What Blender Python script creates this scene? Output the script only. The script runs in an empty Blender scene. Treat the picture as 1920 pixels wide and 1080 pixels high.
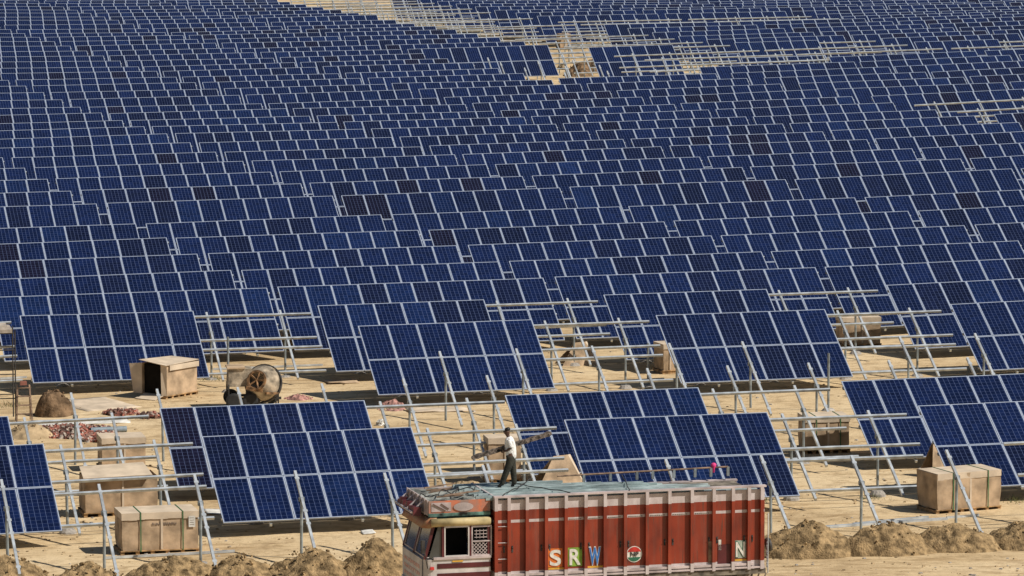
import bpy, bmesh, math, random
from mathutils import Vector, Matrix, noise
random.seed(7)
S = bpy.context.scene
COL = S.collection
R = math.radians
CAMH=22.3363;CAMP=0.118320;CAMR=0.000676;U0=-15.5016;D0=211.2858;YAW=0.243305
POLY=[(0, 1, -2.8355), (0, 2, -0.3972), (0, 3, -1.0566), (0, 4, 2.1013), (0, 5, -0.6761), (1, 0, 0.3673), (1, 1, -0.1327), (1, 2, -1.339), (1, 3, -0.8636), (1, 4, -0.1498), (1, 5, 0.0824), (2, 0, -0.2162), (2, 1, 0.9137), (2, 2, 1.5942), (2, 3, 0.4979), (2, 4, 0.0956), (3, 0, 0.5601), (3, 1, -1.3414), (3, 2, -0.0723), (3, 3, -0.5613), (4, 0, 0.0855), (4, 1, -0.2125), (4, 2, 0.386)]
ROWV={-38: 267.23, -37: 260.23, -36: 253.23, -35: 246.23, -34: 239.23, -33: 232.23, -32: 226.72, -31: 220.15, -30: 212.73, -29: 206.11, -28: 199.38, -27: 192.17, -26: 185.45, -25: 178.29, -24: 171.59, -23: 164.27, -22: 157.35, -21: 150.46, -20: 143.35, -19: 136.19, -18: 129.28, -17: 122.14, -16: 114.58, -15: 107.16, -14: 100.65, -13: 93.69, -12: 86.7, -11: 79.41, -10: 72.31, -9: 66.3, -8: 59.07, -7: 51.71, -6: 45.47, -5: 38.04, -4: 30.79, -3: 23.72, -2: 16.39, -1: 9.3, 0: 0.0, 1: -7.39, 2: -14.71, 3: -20.76, 4: -27.71, 5: -35.27, 6: -42.31, 7: -49.08, 8: -55.86, 9: -62.63, 10: -70.33, 11: -77.33}
TABLES=[(-35,2,10,-54.377,455.335,-5.106,-44.640,457.525,-5.417),(-35,3,10,-44.258,457.847,-5.439,-34.268,460.099,-5.582),(-35,4,10,-33.861,460.428,-5.599,-24.012,462.645,-5.663),(-35,5,0,-22.976,463.130,-5.687,-13.140,465.344,-5.718),(-34,2,10,-52.695,448.541,-4.967,-42.988,450.723,-5.244),(-34,3,10,-42.601,451.046,-5.266,-32.573,453.308,-5.393),(-34,4,10,-32.167,453.636,-5.409,-22.331,455.850,-5.467),(-34,5,0,-21.296,456.335,-5.490,-11.457,458.549,-5.483),(-34,6,10,-11.046,458.879,-5.494,-1.267,461.079,-5.554),(-34,7,10,-0.678,461.452,-5.578,9.189,463.674,-5.715),(-34,8,10,9.680,464.023,-5.739,19.547,466.245,-5.873),(-34,9,10,19.991,466.583,-5.885,29.782,468.786,-5.874),(-33,2,10,-51.163,441.709,-4.841,-41.474,443.886,-5.089),(-33,3,10,-41.037,444.222,-5.116,-31.031,446.478,-5.222),(-33,4,10,-30.624,446.807,-5.238,-20.803,449.017,-5.292),(-33,5,0,-19.767,449.502,-5.315,-9.931,451.716,-5.262),(-33,6,10,-9.521,452.045,-5.271,0.275,454.249,-5.341),(-33,7,10,0.865,454.623,-5.362,10.746,456.848,-5.479),(-33,8,10,11.241,457.199,-5.505,21.052,459.406,-5.567),(-33,9,10,21.503,459.746,-5.580,31.281,461.945,-5.571),(-33,10,10,31.812,462.305,-5.586,41.729,464.539,-5.459),(-32,2,10,-49.815,436.372,-4.754,-40.011,438.578,-4.992),(-32,3,10,-39.610,438.905,-5.016,-29.674,441.144,-5.096),(-32,4,10,-29.267,441.473,-5.112,-19.458,443.680,-5.164),(-32,5,0,-18.419,444.165,-5.183,-8.592,446.377,-5.091),(-32,6,10,-8.179,446.707,-5.100,1.635,448.915,-5.181),(-32,7,10,2.226,449.290,-5.200,12.122,451.519,-5.309),(-32,8,10,12.618,451.869,-5.333,22.402,454.070,-5.345),(-32,9,10,22.859,454.411,-5.359,32.644,456.613,-5.353),(-32,10,10,33.178,456.973,-5.365,43.074,459.201,-5.217),(-31,2,10,-48.153,430.012,-4.634,-38.252,432.242,-4.869),(-31,3,10,-37.866,432.566,-4.886,-28.001,434.787,-4.929),(-31,4,10,-27.594,435.116,-4.945,-17.792,437.321,-4.991),(-31,5,0,-16.767,437.803,-4.990,-6.928,440.018,-4.880),(-31,6,10,-6.508,440.350,-4.894,3.311,442.559,-4.970),(-31,7,10,3.901,442.933,-4.987,13.807,445.165,-5.085),(-31,8,10,14.298,445.514,-5.105,24.091,447.718,-5.078),(-31,9,10,24.551,448.059,-5.093,34.285,450.248,-5.067),(-31,10,10,34.809,450.605,-5.080,44.648,452.820,-4.916),(-30,2,10,-46.371,422.813,-4.499,-36.454,425.047,-4.698),(-30,3,10,-36.064,425.371,-4.716,-26.209,427.590,-4.748),(-30,4,10,-25.802,427.919,-4.764,-16.051,430.112,-4.766),(-30,5,0,-14.949,430.613,-4.779,-5.215,432.802,-4.664),(-30,6,10,-4.805,433.131,-4.674,5.101,435.362,-4.737),(-30,7,10,5.690,435.736,-4.753,15.580,437.963,-4.822),(-30,8,10,16.065,438.311,-4.837,25.893,440.523,-4.796),(-30,9,10,26.349,440.864,-4.810,36.096,443.056,-4.809),(-30,10,10,36.632,443.416,-4.821,46.388,445.611,-4.596),(-29,2,10,-44.725,416.395,-4.372,-34.804,418.630,-4.540),(-29,3,10,-34.411,418.955,-4.557,-24.555,421.174,-4.580),(-29,4,10,-24.148,421.503,-4.595,-14.296,423.721,-4.585),(-29,5,0,-13.251,424.208,-4.583,-3.536,426.392,-4.506),(-29,6,10,-3.117,426.723,-4.521,6.748,428.944,-4.524),(-29,7,10,7.337,429.318,-4.539,17.199,431.538,-4.571),(-29,8,10,17.684,431.886,-4.583,27.532,434.103,-4.544),(-29,9,10,27.979,434.442,-4.558,37.734,436.636,-4.528),(-29,10,10,38.263,436.994,-4.533,48.029,439.191,-4.310),(-28,2,10,-43.085,409.868,-4.302,-33.136,412.110,-4.425),(-28,3,10,-32.750,412.433,-4.447,-22.905,414.649,-4.471),(-28,4,10,-22.499,414.978,-4.486,-12.627,417.201,-4.434),(-28,5,0,-11.606,417.682,-4.423,-1.892,419.865,-4.384),(-28,6,10,-1.476,420.196,-4.397,8.388,422.417,-4.370),(-28,7,10,8.980,422.791,-4.386,18.823,425.007,-4.383),(-28,8,10,19.313,425.356,-4.395,29.123,427.564,-4.359),(-28,9,10,29.574,427.903,-4.374,39.336,430.099,-4.331),(-28,10,10,39.871,430.459,-4.342,49.677,432.666,-4.088),(-27,2,10,-41.383,402.865,-4.093,-31.465,405.100,-4.225),(-27,3,10,-31.066,405.426,-4.235,-21.193,407.650,-4.224),(-27,4,10,-20.786,407.978,-4.239,-10.946,410.193,-4.134),(-27,6,10,0.289,413.209,-4.169,10.102,415.418,-4.084),(-27,7,10,10.696,415.793,-4.100,20.544,418.010,-4.066),(-27,8,10,21.040,418.360,-4.078,30.806,420.557,-4.042),(-27,9,10,31.259,420.897,-4.058,41.055,423.101,-3.969),(-27,10,10,41.591,423.461,-3.970,51.398,425.668,-3.733),(-26,1,10,-49.875,393.833,-3.769,-40.114,396.029,-4.021),(-26,2,10,-39.755,396.345,-4.043,-29.787,398.592,-4.100),(-26,3,10,-29.390,398.918,-4.123,-19.539,401.136,-4.143),(-26,4,10,-19.131,401.465,-4.157,-9.285,403.681,-4.117),(-26,5,0,-8.235,404.169,-4.120,1.573,406.376,-4.000),(-26,6,10,1.999,406.709,-4.008,11.750,408.902,-3.969),(-26,7,10,12.344,409.277,-3.983,22.206,411.498,-3.927),(-26,8,10,22.703,411.849,-3.940,32.430,414.036,-3.904),(-26,9,10,32.889,414.377,-3.916,42.695,416.584,-3.800),(-25,1,10,-48.268,386.853,-3.685,-38.513,389.047,-3.900),(-25,2,10,-38.152,389.364,-3.925,-28.140,391.622,-4.006),(-25,3,10,-27.744,391.948,-4.022,-17.930,394.156,-3.990),(-25,4,10,-17.521,394.485,-4.004,-7.662,396.705,-3.952),(-25,6,0,3.583,399.724,-3.843,13.349,401.920,-3.782),(-25,7,0,13.943,402.295,-3.794,23.809,404.517,-3.719),(-25,8,10,24.302,404.866,-3.731,34.033,407.054,-3.660),(-25,9,10,34.483,407.394,-3.658,44.307,409.605,-3.543),(-24,1,10,-46.571,380.367,-3.560,-36.822,382.559,-3.761),(-24,2,10,-36.454,382.878,-3.782,-26.384,385.151,-3.861),(-24,3,10,-25.977,385.479,-3.887,-16.232,387.670,-3.798),(-24,4,10,-15.821,388.000,-3.811,-5.893,390.237,-3.728),(-24,5,0,-4.898,390.711,-3.746,4.819,392.896,-3.608),(-24,6,0,5.233,393.226,-3.614,15.042,395.433,-3.552),(-24,7,0,15.640,395.809,-3.562,25.490,398.027,-3.477),(-24,8,10,25.981,398.376,-3.489,35.668,400.553,-3.346),(-24,9,10,36.129,400.895,-3.355,46.015,403.121,-3.253),(-23,1,10,-44.804,373.269,-3.375,-35.031,375.468,-3.553),(-23,2,10,-34.658,375.788,-3.571,-24.555,378.068,-3.590),(-23,3,10,-24.170,378.391,-3.607,-14.465,380.573,-3.547),(-23,4,10,-14.052,380.903,-3.560,-4.252,383.108,-3.493),(-23,6,10,6.983,386.124,-3.322,16.813,388.336,-3.258),(-23,7,10,17.412,388.713,-3.267,27.240,390.925,-3.173),(-23,8,10,27.732,391.274,-3.186,37.484,393.467,-3.034),(-23,9,10,37.963,393.814,-3.039,47.791,396.026,-2.917),(-22,1,10,-43.175,366.538,-3.253,-33.319,368.757,-3.401),(-22,2,10,-32.959,369.074,-3.419,-23.072,371.301,-3.419),(-22,3,10,-22.689,371.623,-3.437,-12.837,373.841,-3.370),(-22,4,10,-12.425,374.171,-3.383,-2.591,376.385,-3.356),(-22,6,10,8.661,379.405,-3.155,18.446,381.607,-3.040),(-22,7,10,19.048,381.983,-3.051,28.860,384.191,-2.944),(-22,8,10,29.354,384.542,-2.956,39.151,386.746,-2.745),(-21,1,10,-41.465,359.870,-3.148,-31.602,362.091,-3.256),(-21,2,10,-31.237,362.409,-3.274,-21.342,364.638,-3.221),(-21,3,10,-20.953,364.962,-3.244,-11.137,367.171,-3.213),(-21,4,10,-10.725,367.501,-3.226,-0.908,369.710,-3.173),(-21,5,0,0.150,370.200,-3.164,9.892,372.391,-3.006),(-21,6,10,10.317,372.724,-3.019,20.161,374.940,-2.848),(-21,7,10,20.764,375.317,-2.858,30.564,377.522,-2.725),(-21,8,10,31.058,377.872,-2.734,40.859,380.077,-2.542),(-20,1,10,-39.729,352.972,-3.049,-29.836,355.200,-3.121),(-20,2,10,-29.506,355.510,-3.143,-19.620,357.736,-3.099),(-20,3,10,-19.223,358.062,-3.160,-9.433,360.265,-3.071),(-20,4,10,-9.025,360.594,-3.086,0.868,362.822,-2.983),(-20,5,0,1.883,363.301,-2.976,11.590,365.483,-2.808),(-20,6,10,12.015,365.816,-2.818,21.903,368.043,-2.666),(-20,7,10,22.505,368.420,-2.674,32.295,370.623,-2.514),(-20,8,10,32.791,370.973,-2.523,42.600,373.181,-2.353),(-19,1,10,-37.994,346.030,-2.892,-28.106,348.257,-2.961),(-19,2,10,-27.757,348.571,-2.976,-17.873,350.797,-2.916),(-19,3,10,-17.464,351.126,-2.921,-7.733,353.314,-2.878),(-19,4,10,-7.318,353.645,-2.890,2.501,355.855,-2.740),(-19,5,0,3.565,356.346,-2.734,13.343,358.546,-2.570),(-19,6,10,13.780,358.882,-2.569,23.637,361.101,-2.424),(-19,7,10,24.236,361.477,-2.429,34.034,363.682,-2.257),(-19,8,10,34.534,364.034,-2.264,44.342,366.241,-2.092),(-18,1,10,-36.326,339.319,-2.740,-26.444,341.544,-2.815),(-18,2,10,-26.078,341.862,-2.829,-16.209,344.085,-2.806),(-18,3,10,-15.807,344.412,-2.793,-6.050,346.606,-2.678),(-18,5,6,5.259,349.641,-2.478,15.037,351.841,-2.315),(-18,6,6,15.467,352.175,-2.323,25.296,354.387,-2.191),(-18,7,10,25.898,354.764,-2.198,35.713,356.973,-2.011),(-17,1,10,-34.642,332.385,-2.633,-24.698,334.626,-2.697),(-17,2,10,-24.423,334.922,-2.719,-14.480,337.163,-2.599),(-17,3,10,-14.120,337.479,-2.607,-4.326,339.683,-2.521),(-17,5,0,6.853,342.686,-2.388,16.735,344.911,-2.173),(-17,6,0,17.168,345.246,-2.187,27.025,347.465,-1.973),(-17,7,6,27.631,347.843,-1.975,37.424,350.046,-1.821),(-16,1,10,-32.893,325.026,-2.405,-22.969,327.262,-2.426),(-16,2,10,-22.639,327.572,-2.459,-12.784,329.790,-2.355),(-16,3,10,-12.362,330.123,-2.331,-2.559,332.328,-2.254),(-16,5,0,8.658,335.340,-2.105,18.522,337.561,-1.918),(-16,6,0,18.961,337.898,-1.930,28.801,340.112,-1.696),(-16,7,0,29.409,340.491,-1.709,39.200,342.694,-1.506),(-15,0,10,-41.366,315.280,-2.178,-31.600,317.476,-2.259),(-15,1,10,-31.213,317.800,-2.263,-21.244,320.047,-2.254),(-15,2,10,-20.903,320.359,-2.278,-11.053,322.576,-2.227),(-15,3,10,-10.672,322.898,-2.217,-0.887,325.100,-2.084),(-15,5,0,10.323,328.110,-1.929,20.250,330.347,-1.753),(-15,6,10,20.693,330.684,-1.765,30.511,332.894,-1.529),(-15,7,10,31.119,333.272,-1.533,40.888,335.469,-1.284),(-14,0,10,-39.746,308.977,-2.071,-29.918,311.189,-2.126),(-14,1,10,-29.573,311.502,-2.137,-19.646,313.739,-2.107),(-14,2,10,-19.252,314.064,-2.126,-9.483,316.261,-2.039),(-14,3,10,-9.039,316.599,-2.048,0.724,318.795,-1.926),(-14,5,10,11.902,321.797,-1.761,21.927,324.058,-1.581),(-14,6,10,22.281,324.374,-1.604,32.146,326.595,-1.338),(-14,7,10,32.753,326.973,-1.340,42.507,329.167,-1.066),(-13,0,10,-38.027,302.226,-1.963,-28.203,304.437,-1.984),(-13,1,10,-27.825,304.759,-2.010,-17.911,306.992,-1.980),(-13,2,10,-17.524,307.316,-1.982,-7.747,309.515,-1.878),(-13,3,10,-7.383,309.833,-1.854,2.460,312.049,-1.815),(-13,4,10,2.855,312.374,-1.738,12.689,314.588,-1.619),(-13,5,10,13.648,315.053,-1.621,23.648,317.308,-1.397),(-13,6,10,24.007,317.625,-1.407,33.869,319.845,-1.139),(-12,0,10,-36.326,295.449,-1.822,-26.499,297.660,-1.867),(-12,1,10,-26.079,297.992,-1.875,-16.197,300.218,-1.814),(-12,2,10,-15.852,300.531,-1.823,-6.083,302.728,-1.679),(-12,3,10,-5.623,303.070,-1.674,4.130,305.263,-1.538),(-12,4,10,4.505,305.584,-1.543,14.309,307.790,-1.390),(-12,5,10,15.340,308.273,-1.407,25.394,310.541,-1.217),(-12,6,10,25.761,310.860,-1.241,35.560,313.065,-0.909),(-11,0,10,-34.637,288.351,-1.712,-24.819,290.560,-1.720),(-11,1,10,-24.366,290.900,-1.747,-14.529,293.115,-1.732),(-11,2,10,-14.161,293.433,-1.758,-4.382,295.633,-1.603),(-11,3,10,-3.996,295.957,-1.598,5.775,298.154,-1.393),(-11,4,10,6.165,298.479,-1.400,15.964,300.684,-1.171),(-11,5,10,17.054,301.182,-1.184,27.119,303.453,-0.979),(-11,6,10,27.483,303.771,-0.971,37.233,305.963,-0.708),(-10,0,10,-32.894,281.472,-1.527,-23.049,283.688,-1.474),(-10,1,10,-22.645,284.016,-1.538,-12.773,286.239,-1.445),(-10,2,10,-12.439,286.549,-1.470,-2.659,288.749,-1.414),(-10,3,10,-2.283,289.070,-1.376,7.493,291.269,-1.192),(-10,4,10,7.923,291.603,-1.219,17.787,293.825,-0.966),(-10,5,10,18.810,294.306,-0.972,28.822,296.564,-0.774),(-10,6,10,29.213,296.888,-0.762,38.959,299.080,-0.430),(-9,0,10,-31.303,275.674,-1.473,-21.427,277.898,-1.405),(-9,1,10,-21.046,278.220,-1.433,-11.228,280.429,-1.377),(-9,2,10,-10.861,280.748,-1.395,-1.052,282.955,-1.314),(-9,3,10,-0.650,283.282,-1.320,9.172,285.493,-1.138),(-9,4,10,9.525,285.808,-1.116,19.383,288.028,-0.905),(-9,5,10,20.496,288.531,-0.925,30.372,290.755,-0.650),(-8,0,10,-29.588,268.656,-1.235,-19.721,270.877,-1.135),(-8,1,10,-19.355,271.196,-1.162,-9.467,273.423,-1.125),(-8,2,10,-9.145,273.730,-1.128,0.672,275.939,-1.042),(-8,3,10,1.038,276.258,-1.054,10.840,278.463,-0.866),(-8,4,10,11.226,278.787,-0.869,21.201,281.035,-0.683),(-8,5,0,22.270,281.528,-0.677,32.062,283.731,-0.345),(-7,0,10,-27.894,261.491,-1.022,-18.013,263.716,-0.891),(-7,1,10,-17.631,264.039,-0.908,-7.814,266.248,-0.872),(-7,2,10,-7.443,266.567,-0.880,2.341,268.768,-0.818),(-7,3,10,2.693,269.083,-0.816,12.569,271.307,-0.647),(-7,4,10,12.942,271.627,-0.668,22.979,273.891,-0.482),(-7,5,0,24.038,274.382,-0.465,33.743,276.563,-0.068),(-6,0,10,-26.304,255.449,-0.905,-16.412,257.677,-0.814),(-6,1,10,-16.007,258.005,-0.852,-6.179,260.217,-0.765),(-6,2,10,-5.812,260.536,-0.776,3.963,262.735,-0.661),(-6,3,10,4.348,263.058,-0.673,14.216,265.280,-0.509),(-6,4,10,14.578,265.597,-0.519,24.540,267.842,-0.298),(-6,5,10,25.591,268.331,-0.270,35.341,270.523,0.106),(-5,-1,10,-34.789,245.692,-0.765,-25.017,247.890,-0.680),(-5,0,10,-24.613,248.218,-0.710,-14.687,250.454,-0.635),(-5,1,10,-14.293,250.780,-0.664,-4.559,252.969,-0.595),(-5,2,10,-4.153,253.297,-0.582,5.630,255.498,-0.444),(-5,3,10,6.002,255.818,-0.461,15.883,258.043,-0.284),(-5,4,10,16.299,258.373,-0.255,26.163,260.595,-0.028),(-4,-1,10,-33.046,238.657,-0.569,-23.252,240.861,-0.517),(-4,0,10,-22.860,241.186,-0.535,-12.963,243.415,-0.430),(-4,1,10,-12.578,243.738,-0.447,-2.785,245.941,-0.348),(-4,2,10,-2.432,246.256,-0.367,7.335,248.453,-0.178),(-4,3,10,7.749,248.784,-0.173,17.655,251.015,-0.054),(-4,4,10,18.044,251.339,-0.054,27.898,253.558,0.230),(-3,-1,10,-31.387,231.782,-0.448,-21.539,233.999,-0.387),(-3,0,10,-21.210,234.308,-0.392,-11.299,236.540,-0.298),(-3,1,10,-10.921,236.862,-0.313,-1.204,239.046,-0.186),(-3,2,10,-0.814,239.371,-0.208,8.995,241.578,-0.051),(-3,3,10,9.352,241.894,-0.075,19.358,244.150,0.112),(-3,4,10,19.756,244.476,0.103,29.552,246.681,0.403),(-2,-1,10,-29.665,224.654,-0.306,-19.839,226.866,-0.231),(-2,0,10,-19.442,227.192,-0.227,-9.595,229.409,-0.148),(-2,1,10,-9.229,229.727,-0.152,0.492,231.913,-0.052),(-2,2,10,0.903,232.242,-0.068,10.695,234.445,0.126),(-2,3,10,11.064,234.764,0.109,21.088,237.025,0.279),(-2,4,10,21.519,237.359,0.261,31.262,239.550,0.595),(-1,-1,10,-27.975,217.772,-0.185,-18.126,219.990,-0.108),(-1,0,10,-17.717,220.319,-0.111,-7.911,222.525,-0.014),(-1,1,10,-7.555,222.841,-0.036,2.139,225.020,0.101),(-1,2,10,2.564,225.353,0.099,12.340,227.552,0.225),(-1,3,10,12.757,227.883,0.193,22.792,230.146,0.464),(-1,4,10,23.235,230.484,0.425,32.937,232.665,0.763),(0,-1,10,-25.563,208.788,-0.126,-15.747,210.997,-0.035),(0,0,10,-15.368,211.319,-0.069,-5.547,213.529,0.089),(0,1,10,-5.108,213.866,0.055,4.627,216.055,0.166),(0,2,10,4.988,216.372,0.146,14.865,218.596,0.301),(0,3,10,15.305,218.933,0.276,25.145,221.148,0.529),(1,-1,10,-23.836,201.601,0.020,-13.975,203.821,0.166),(1,0,10,-13.639,204.132,0.120,-3.837,206.337,0.203),(1,1,10,-3.436,206.664,0.168,6.316,208.858,0.282),(1,2,10,6.695,209.179,0.284,16.619,211.415,0.460),(1,3,10,17.049,211.749,0.430,26.837,213.951,0.690),(2,-1,10,-22.138,194.487,0.179,-12.293,196.703,0.300),(2,0,10,-11.904,197.027,0.281,-2.189,199.211,0.353),(2,1,10,-1.755,199.546,0.329,7.995,201.739,0.468),(2,2,10,8.363,202.058,0.440,18.348,204.309,0.610),(2,3,10,18.778,204.643,0.598,28.516,206.833,0.864),(3,-1,10,-20.502,188.657,0.199,-10.653,190.874,0.335),(3,0,10,-10.292,191.191,0.295,-0.525,193.388,0.366),(3,1,10,-0.124,193.715,0.350,9.711,195.929,0.475),(3,2,10,10.076,196.247,0.440,19.954,198.471,0.628),(4,-1,10,-18.809,181.915,0.379,-8.959,184.133,0.461),(4,0,10,-8.607,184.448,0.453,1.163,186.645,0.532),(4,1,10,1.577,186.976,0.530,11.405,189.188,0.631),(4,2,10,11.761,189.504,0.606,21.619,191.723,0.787),(5,-2,0,-27.352,172.007,0.414,-17.504,174.224,0.640),(5,-1,6,-17.098,174.552,0.618,-7.179,176.787,0.630),(5,0,6,-6.858,177.094,0.665,2.929,179.296,0.753),(5,1,6,3.256,179.605,0.739,13.089,181.818,0.835),(5,2,10,13.549,182.159,0.788,23.320,184.357,1.014),(6,0,6,-5.223,170.245,0.807,4.605,172.457,0.897),(6,1,6,4.930,172.765,0.855,14.770,174.980,0.939),(6,2,10,15.275,175.333,0.927,24.935,177.503,1.133),(9,-2,6,-20.623,145.484,0.978,-10.817,147.690,1.195),(9,-1,6,-10.406,148.020,1.168,-0.375,150.282,1.255),(9,0,6,-0.222,150.548,1.201,9.546,152.745,1.295),(9,1,10,10.037,153.094,1.278,19.833,155.298,1.384),(10,-2,6,-18.980,137.956,1.306,-9.035,140.197,1.507),(10,-1,6,-8.696,140.509,1.443,1.065,142.704,1.583),(10,0,6,1.478,143.034,1.551,11.258,145.235,1.602),(10,1,10,11.780,145.591,1.593,21.461,147.767,1.704),(11,1,0,13.481,138.801,1.712,23.215,140.990,1.830)]
SUPPORTS=[(11,-13.431,132.121,1.606),(11,-10.951,132.737,1.383),(11,-8.444,133.359,1.545),(11,-5.803,134.015,1.545),(11,-3.379,134.616,1.396),(11,-0.760,135.266,1.500),(11,4.245,136.509,1.474),(11,6.863,137.159,1.480),(11,9.357,137.778,1.387),(11,12.008,138.436,1.438),(7,-2.349,163.979,0.826),(7,0.176,164.605,0.833),(7,2.667,165.224,0.843),(7,5.230,165.860,0.850),(7,7.687,166.470,0.827),(7,12.999,167.788,0.839),(7,15.549,168.421,0.850),(8,-13.566,154.215,0.826),(8,-10.908,154.875,0.852),(8,-8.472,155.479,0.820),(8,-5.886,156.121,0.850),(8,-3.378,156.744,0.918),(8,-0.751,157.396,0.932),(8,4.298,158.649,0.986),(8,6.886,159.292,0.986),(8,9.461,159.931,0.988),(8,12.056,160.575,0.990),(8,14.671,161.224,0.991),(-16,-0.712,333.014,-2.223),(-16,1.749,333.625,-2.160),(-16,4.042,334.194,-2.130),(-15,0.849,325.758,-2.031),(-15,3.432,326.399,-1.973),(-15,5.679,326.957,-1.944),(-17,-1.626,340.581,-2.458),(-17,3.413,341.831,-2.329),(-14,3.362,319.678,-1.878),(-14,6.072,320.350,-1.826),(-14,9.134,321.110,-1.779)]

# ------------------------------------------------------------------ camera, sky, sun, exposure
S.render.engine = 'CYCLES'
S.render.resolution_x, S.render.resolution_y = 1024, 576
cam = bpy.data.cameras.new('camera')
cam.sensor_width = 36.0
cam.lens = 9500.0 / 1920.0 * 36.0
cam.clip_start = 1.0
cam.clip_end = 9000.0
camo = bpy.data.objects.new('camera', cam)
COL.objects.link(camo)
camo.location = (0, 0, CAMH)
camo.rotation_euler = (math.pi / 2 - CAMP, 0, 0)
S.camera = camo
SUN_EL = R(47)
SUN_DIR = Vector((0.93 * math.cos(SUN_EL), -0.368 * math.cos(SUN_EL), math.sin(SUN_EL)))   # towards the sun
W = bpy.data.worlds.new('World')
S.world = W
W.use_nodes = True
nt = W.node_tree
sky = nt.nodes.new('ShaderNodeTexSky')
sky.sky_type = 'NISHITA'
sky.sun_disc = False
sky.sun_elevation = SUN_EL
sky.sun_rotation = math.atan2(SUN_DIR.x, SUN_DIR.y)
sky.dust_density = 0.6
bg = nt.nodes['Background']
nt.links.new(sky.outputs[0], bg.inputs[0])
bg.inputs[1].default_value = 0.05
sl = bpy.data.lights.new('sun', 'SUN')
sl.energy = 5.0
sl.angle = R(0.5)
sl.color = (1.0, 0.94, 0.86)
so = bpy.data.objects.new('sun', sl)
COL.objects.link(so)
so.rotation_euler = SUN_DIR.to_track_quat('Z', 'Y').to_euler()
so.location = (60, 60, 90)
vs = S.view_settings
vs.view_transform = 'Standard'
vs.look = 'None'
vs.exposure = -0.02
vs.gamma = 1.0
vs.use_curve_mapping = False

# ------------------------------------------------------------------ materials
def newmat(name):
    m = bpy.data.materials.new(name)
    m.use_nodes = True
    return m, m.node_tree, m.node_tree.nodes['Principled BSDF']

def mat(name, col, rough=0.6, metal=0.0, var=0.12, scale=6.0, bump=0.0, spec=0.5, var2=None):
    """plain surface with an uneven tone"""
    m, t, b = newmat(name)
    n = t.nodes; l = t.links
    tc = n.new('ShaderNodeTexCoord')
    ns = n.new('ShaderNodeTexNoise'); ns.inputs['Scale'].default_value = scale; ns.inputs['Detail'].default_value = 6
    l.new(tc.outputs['Object'], ns.inputs['Vector'])
    mx = n.new('ShaderNodeMix'); mx.data_type = 'RGBA'
    c2 = var2 if var2 else tuple(max(0, c * (1 - 2.2 * var)) for c in col)
    c1 = tuple(min(1, c * (1 + var)) for c in col)
    mp = n.new('ShaderNodeMapRange'); mp.inputs[1].default_value = 0.35; mp.inputs[2].default_value = 0.65
    l.new(ns.outputs['Fac'], mp.inputs[0])
    l.new(mp.outputs[0], mx.inputs[0])
    mx.inputs[6].default_value = (*c2, 1); mx.inputs[7].default_value = (*c1, 1)
    l.new(mx.outputs[2], b.inputs['Base Color'])
    b.inputs['Roughness'].default_value = rough
    b.inputs['Metallic'].default_value = metal
    b.inputs['Specular IOR Level'].default_value = spec
    if bump:
        bn = n.new('ShaderNodeBump'); bn.inputs['Strength'].default_value = bump; bn.inputs['Distance'].default_value = 0.05
        n2 = n.new('ShaderNodeTexNoise'); n2.inputs['Scale'].default_value = scale * 4; n2.inputs['Detail'].default_value = 8
        l.new(tc.outputs['Object'], n2.inputs['Vector'])
        l.new(n2.outputs['Fac'], bn.inputs['Height'])
        l.new(bn.outputs['Normal'], b.inputs['Normal'])
    return m

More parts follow.
